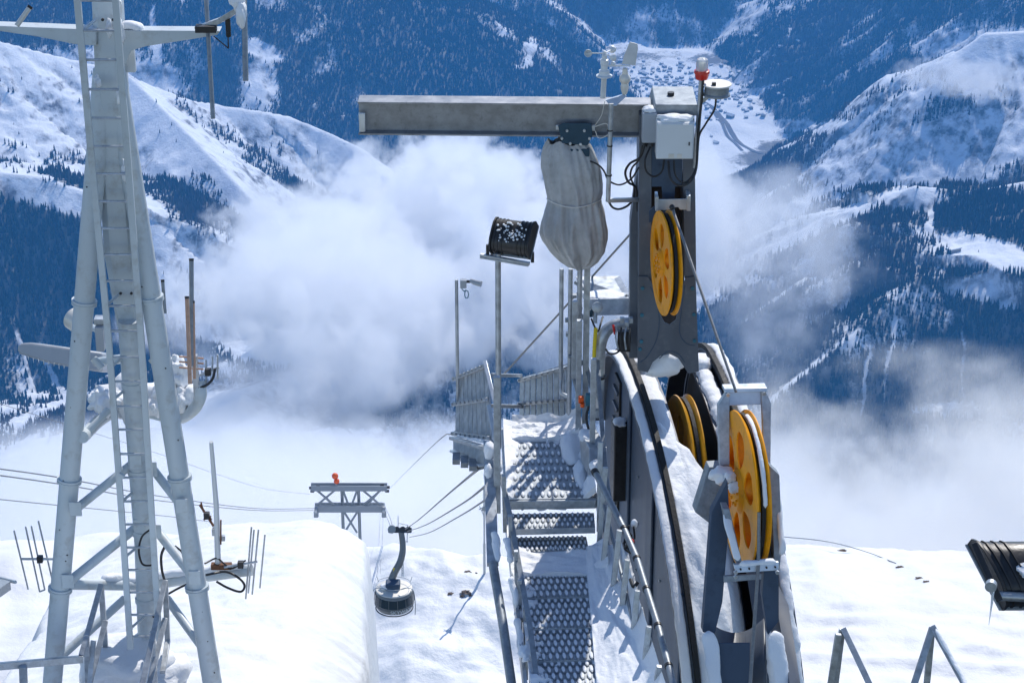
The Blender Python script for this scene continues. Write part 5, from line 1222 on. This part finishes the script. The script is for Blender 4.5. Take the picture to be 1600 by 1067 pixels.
MB().box(ctr+Vector((-.1, 0, 2.85)), (1.6, 1.4, .75)).build("roof_hub", DARK2, car, bevel=.15)
snow_lump("snow_cap", ctr+Vector((-.9, -.2, 2.75)), (.6, .5, .3), car, 201, .3)
arm_ = bez([C(611, 908), C(617, 893), C(625, 878), C(629, 862), C(629, 848), C(627, 832)], 6)
MB().tube(arm_, [.32+.10*(1-k/(len(arm_)-1)) for k in range(len(arm_))], 10).build("hanger", CABIN, car)
MB().box(C(617, 890), (.35, .7, .45), (CR, CF, CU)).build("warning_plate", STRAP, car)
car_g = MB().box(C(625, 828), (2.6, .8, .55), (CR, CF, CU)).build("carriage", DARK2, car, bevel=.08)
for k in range(4): MB().lathe(C(611+9*k, 827, -.5), CF, [(0, .01), (0, .33), (.35, .33), (.35, .01)], 14).build("roller", BLACKM, car_g)
MB().lathe(C(612, 827, -.7), CF, [(0, .01), (0, .45), (.9, .45), (.9, .01)], 16).build("counter_drum", GALV_D, car)
for (a, b) in (((622, 806), (622, 824)), ((622, 817), (637, 820)), ((637, 820), (636, 846)), ((632, 846), (638, 846)), ((630, 872), (630, 900)), ((628, 872), (628, 900))): MB().tube([C(*a), C(*b)], .045, 6).build("service_rail", GALV, car)
for k in range(6): MB().tube([C(628, 875+4*k), C(630.2, 875+4*k)], .03, 5).build("ladder_rung", GALV, car)
fc = bpy.data.curves.new("lettering", 'FONT'); fc.body = "SKYWAY"; fc.size = .62; fc.extrude = .012; fc.align_x = 'CENTER'
fo = bpy.data.objects.new("lettering", fc)
deps = None
COL.objects.link(fo); bpy.context.view_layer.update()
me = bpy.data.meshes.new_from_object(fo.evaluated_get(bpy.context.evaluated_depsgraph_get())); COL.objects.unlink(fo); bpy.data.objects.remove(fo)
# wrap the letters round the cabin wall
a0 = -math.pi/2 + .42
vs = [ctr+Vector((math.cos(a0+v.co.x/2.2)*(2.20+v.co.z), math.sin(a0+v.co.x/2.2)*(2.20+v.co.z), .34+v.co.y)) for v in me.vertices]
MB().add(vs, [tuple(p.vertices) for p in me.polygons]).build("lettering", WHITE, car); bpy.data.meshes.remove(me)
# ---- pylon
PD = 420.0
def Y_(px, py, dd=0): return P(px, py, PD+dd)
py_ = thing("cableway_pylon", Y_(546, 900), "galvanised lattice cableway pylon with two crossbeams, rising behind the snow hump", "pylon")
for z0, x0, x1, h in ((763, 486, 605, 1.0), (795, 492, 601, 1.25)):
    MB().bar(Y_(x0, z0), Y_(x1, z0), .9, h, CU).build("crossbeam", GALV_D, py_, bevel=.05)
    MB().bar(Y_(x0, z0-6, 4), Y_(x1, z0-6, 4), .7, h*.7, CU).build("crossbeam", GALV_D, py_, bevel=.05)
for x in (534, 560): MB().tube([Y_(x, 760), up_to(Y_(x, 760), 905)], .30, 10).build("leg", GALV_D, py_)
for a, b in (((494, 765), (524, 790)), ((524, 765), (494, 790)), ((566, 765), (596, 790)), ((596, 765), (566, 790)), ((536, 766), (546, 793)), ((558, 766), (548, 793)), ((538, 800), (558, 832)), ((558, 800), (538, 832)), ((498, 768), (528, 795)), ((592, 768), (570, 793))):
    MB().tube([Y_(*a), Y_(*b)], .20, 8).build("brace", GALV_D, py_)
for x in (494, 600):
    MB().lathe(Y_(x-2, 797), CR, [(0, .01), (0, .9), (.5, .9), (.5, .01)], 14).build("rope_shoe", GALV, py_); MB().box(Y_(x, 803), (.8, 1.5, 1.2), (CR, CF, CU)).build("shoe_block", GALV_D, py_, bevel=.1)
for x, y in ((486, 762), (488, 767), (606, 761), (605, 767), (497, 760), (597, 758)): MB().tube([Y_(x-3, y), Y_(x+3, y)], .28, 8).build("rope_guide", BLACKM, py_)
mb = MB()
for x in range(500, 600, 9): mb.tube([Y_(x, 791), Y_(x, 785)], .06, 5)
mb.tube([Y_(498, 785), Y_(598, 785)], .07, 5); mb.build("railing", GALV, py_)
MB().tube([Y_(525, 760), Y_(524, 741)], .10, 6).build("ball_post", GALV, py_)
for k, (x, y, r_) in enumerate(((523.5, 743.5, .62), (526, 751.5, .55))):
    MB().ball(Y_(x, y), r_, 14).build("marker_ball", ORANGE, py_)
# ---- ropes
def frope(pts, r, label, name="track_rope", group="cableway ropes"):
    q = bez([P(*p) for p in pts], 8); return tag(MB().tube(q, r, 6).build(name, ROPE), label, "rope", group)
frope([(-40, 727, 150), (100, 747, 190), (250, 775, 260), (400, 794, 350), (493, 794, 420)], .055, "upper of the two track ropes running left from the pylon")
frope([(-40, 737, 150), (100, 757, 190), (250, 782, 260), (400, 797, 350), (493, 797, 420)], .055, "lower of the two track ropes running left from the pylon")
frope([(-40, 776, 130), (100, 790, 170), (250, 805, 220), (330, 815, 260)], .034, "single rope below the twin track ropes on the left", "haul_rope")
frope([(-40, 618, 160), (100, 662, 220), (240, 706, 300), (400, 760, 380), (484, 772, 420)], .024, "very thin wire crossing behind the mast down to the pylon", "thin_wire")
frope([(760, 722, 52), (700, 772, 110), (655, 811, 190), (633, 827, 250)], .040, "upper rope running from the station deck to the cable car")
frope([(775, 746, 55), (720, 788, 115), (665, 820, 190), (636, 830, 250)], .040, "middle rope running from the station deck to the cable car")
frope([(775, 770, 58), (720, 805, 120), (670, 832, 190), (640, 839, 250)], .034, "lower rope running from the station deck to the cable car", "haul_rope")
frope([(600, 798, 420), (606, 812, 330), (612, 826, 252)], .04, "left short rope from the pylon shoe to the carriage")
frope([(602, 792, 420), (609, 808, 330), (614, 824, 252)], .04, "right short rope from the pylon shoe to the carriage")
frope([(594, 800, 420), (592, 850, 330), (589, 900, 280)], .022, "left thin rope dropping below the pylon end", "haul_rope")
frope([(599, 800, 420), (597, 850, 330), (594, 895, 280)], .022, "right thin rope dropping below the pylon end", "haul_rope")
frope([(720, 668, 40), (660, 712, 120), (604, 768, 420)], .016, "thin signal wire between the guard panel and the pylon top", "thin_wire")
# ---- pole and rocks on the snowy knoll
def on_ground(fn, px, py, lo, hi):
    r = P(px, py, 1.0)
    for d in np.linspace(lo, hi, 2400):
        q = r*d
        if q.z <= float(fn(np.array([q.x]), np.array([q.y]))[0]): return q
    return r*hi
kb = on_ground(knoll, 757, 896, 180, 330); kt = up_to(kb, 760)
o = thing("slope_pole", kb, "lone tall pole on the snowy knoll, its long shadow falling downhill", "pole")
MB().tube([kb-UP*1, lerp(kb, kt, .35)], .17, 8).tube([lerp(kb, kt, .35), kt], .11, 8).build("pole", GALV, o)
MB().box(lerp(kb, kt, .75), (.6, .4, .5)).tube([lerp(kb, kt, .74)-CR*.7, lerp(kb, kt, .8)+CR*.6], .06, 6).tube([lerp(kb, kt, .66), lerp(kb, kt, .78)-CR*.6], .05, 6).build("fittings", GALV_D, o)
ROCK = surf("bare_rock", (.12, .09, .075), .9, 0, .4, 1.5, bump=.5, bscale=3)
def rock(c, s, seed, label, mat=ROCK, group="rocks poking through the snow"):
    bm = bmesh.new(); bmesh.ops.create_icosphere(bm, subdivisions=3, radius=1); co = np.array([v.co[:] for v in bm.verts])
    r = 1+.55*fbm(co[:, 0]*1.9+seed, co[:, 1]*1.9+co[:, 2]*1.4, 4, seed)
    ob = MB().add([Vector((co[i]*r[i])*s)+c for i in range(len(co))], [tuple(v.index for v in f.verts) for f in bm.faces]).build("rock", mat, None, smooth=20); bm.free()
    return tag(ob, label, "rock", group)
for k, (x, y, w_, h_, lb) in enumerate(((728, 925, 1.1, .45, "dark rock cluster in the snow left of the pole's shadow, its largest stone"), (722, 931, .6, .3, "small dark stone just below the largest rock of the knoll"), (704, 927, .7, .25, "flat brown stone left of the dark rock cluster"),
                                        (735, 930, .45, .3, "small dark stone touching the right of the largest rock"), (731, 893, .8, .22, "dark stone on the crest of the snowy knoll"), (744, 895, .35, .15, "tiny stone on the knoll crest near the pole foot"))):
    p = on_ground(knoll, x, y, 180, 330); rock(p, np.array([w_, w_*.8, h_])*.55, 300+k, lb)
# ---- fence rope and trampled line on the right-hand slope
pts = [on_ground(right_slope, x, y, 38, 84) for x, y in ((1216, 853), (1290, 858), (1350, 866), (1400, 880))]
tag(MB().tube(bez([pts[0]+UP*.35, pts[1]+UP*.28, pts[2]+UP*.12, pts[3]+UP*.01], 6), .014, 6).build("marker_rope", GALV_D), "thin marker rope hanging across the right-hand snow slope", "rope")
for k, (x, y, s_) in enumerate(((1316, 861, .09), (1406, 886, .07), (1436, 903, .06), (1447, 908, .05))):
    rock(on_ground(right_slope, x, y, 38, 84), np.array([s_*1.8, s_, s_*.5]), 320+k, ("dark little stone under the marker rope", "small stone where the marker rope ends", "tiny stone downhill of the marker rope end, upper of a pair", "tiny stone downhill of the marker rope end, lower of a pair")[k])
o = thing("roof_corner", P(8, 915, 60), "grey snow-edged roof corner at the left picture edge", "roof")
q = [P(-40, 880, 62), P(0, 903, 61), P(16, 908, 60), P(-4, 922, 59), P(-40, 925, 59)]
MB().plate(q, (0, 0, -1), .25).build("roof_sheet", GALV_D, o); MB().tube([P(0, 903, 61), P(24, 909, 60)], .05, 6).build("gutter", GALV, o)
# ---- the valley town
HOUSE_W = surf("house_wall", (.30, .27, .24), .8, 0, .3, .02)
hw_ = MB(); hw_.box((0, 0, 2.5), (1, 1, 5)); hw_.add([(-.5, -.5, 5), (.5, -.5, 5), (.5, .5, 5), (-.5, .5, 5), (0, -.5, 6.6), (0, .5, 6.6)], [(0, 1, 4), (2, 3, 5), (0, 4, 5, 3), (1, 2, 5, 4)])
proto = None; rng = random.Random(11); made = []
def ground(x, y): return float(height(np.array([x]), np.array([y]))[0][0])
tries = 0
while len(made) < 290 and tries < 6000:
    tries += 1
    px = rng.gauss(1072, 66); pyy = rng.gauss(134, 22)+(px-1050)*.10
    if not (940 < px < 1290 and 88 < pyy < 225): continue
    q = on_z(px, pyy, FLOOR+10)
    if any((q.x-m_[0])**2+(q.y-m_[1])**2 < 15**2 for m_ in made): continue
    made.append((q.x, q.y))
    if proto is None:
        root = thing("house", (0, 0, 0), "small snow-roofed house of the town far down in the valley", "house", "houses of the valley town")
        wl = MB().box((0, 0, 3.5), (10, 13, 7)).build("wall", HOUSE_W, root)
        rf = MB().add([(-6, -7.5, 6.6), (0, -7.5, 10.5), (6, -7.5, 6.6), (-6, 7.5, 6.6), (0, 7.5, 10.5), (6, 7.5, 6.6)], [(0, 1, 4, 3), (1, 2, 5, 4), (0, 2, 1), (3, 4, 5), (0, 3, 5, 2)]).build("roof", SNOWF, root)
        proto = (root, wl, rf); r_ = root
    else:
        r_ = proto[0].copy(); COL.objects.link(r_)
        for ch in proto[1:]:
            c_ = ch.copy(); COL.objects.link(c_); c_.parent = r_
    s_ = rng.uniform(.5, 1.0)*(1.5 if rng.random() < .08 else 1); r_.location = (q.x, q.y, ground(q.x, q.y)-.5); r_.rotation_euler = (0, 0, rng.uniform(0, 3.14)); r_.scale = (s_, s_*rng.uniform(.8, 1.5), s_)
ROADM = surf("valley_road", (.10, .10, .11), .8, 0, .2, .01)
def road(pts, w_):
    q = bez([on_z(x, y, FLOOR+8) for x, y in pts], 10); vs = []
    for i, p in enumerate(q):
        d = (q[min(i+1, len(q)-1)]-q[max(i-1, 0)]).normalized(); sd_ = Vector((-d.y, d.x, 0))
        for s_ in (-1, 1):
            v = p+sd_*s_*w_/2; vs.append(Vector((v.x, v.y, ground(v.x, v.y)+1.5)))
    tag(MB().add(vs, [(2*i, 2*i+1, 2*i+3, 2*i+2) for i in range(len(q)-1)]).build("road", ROADM), kind='structure')
road([(1080, 150), (1110, 165), (1130, 185), (1145, 205), (1158, 222), (1190, 240)], 14)
road([(960, 125), (1010, 120), (1070, 128), (1130, 118), (1200, 105)], 10)
road([(1115, 172), (1127, 190), (1138, 208), (1160, 235)], 9)
# ---- ski hut on the right-hand terrace
hp = on_z(1492, 372, P(1492, 372, 3700).z)
r_ = thing("ski_hut", (hp.x, hp.y, ground(hp.x, hp.y)), "low snow-covered hut at the edge of the right-hand snow terrace", "hut")
r_.rotation_euler = (0, 0, .5)
MB().box((r_.location.x, r_.location.y, r_.location.z+3), (22, 10, 6)).build("wall", HOUSE_W, r_); MB().box((r_.location.x, r_.location.y, r_.location.z+6.8), (24, 12, 1.6)).build("roof", SNOWF, r_, bevel=.5)
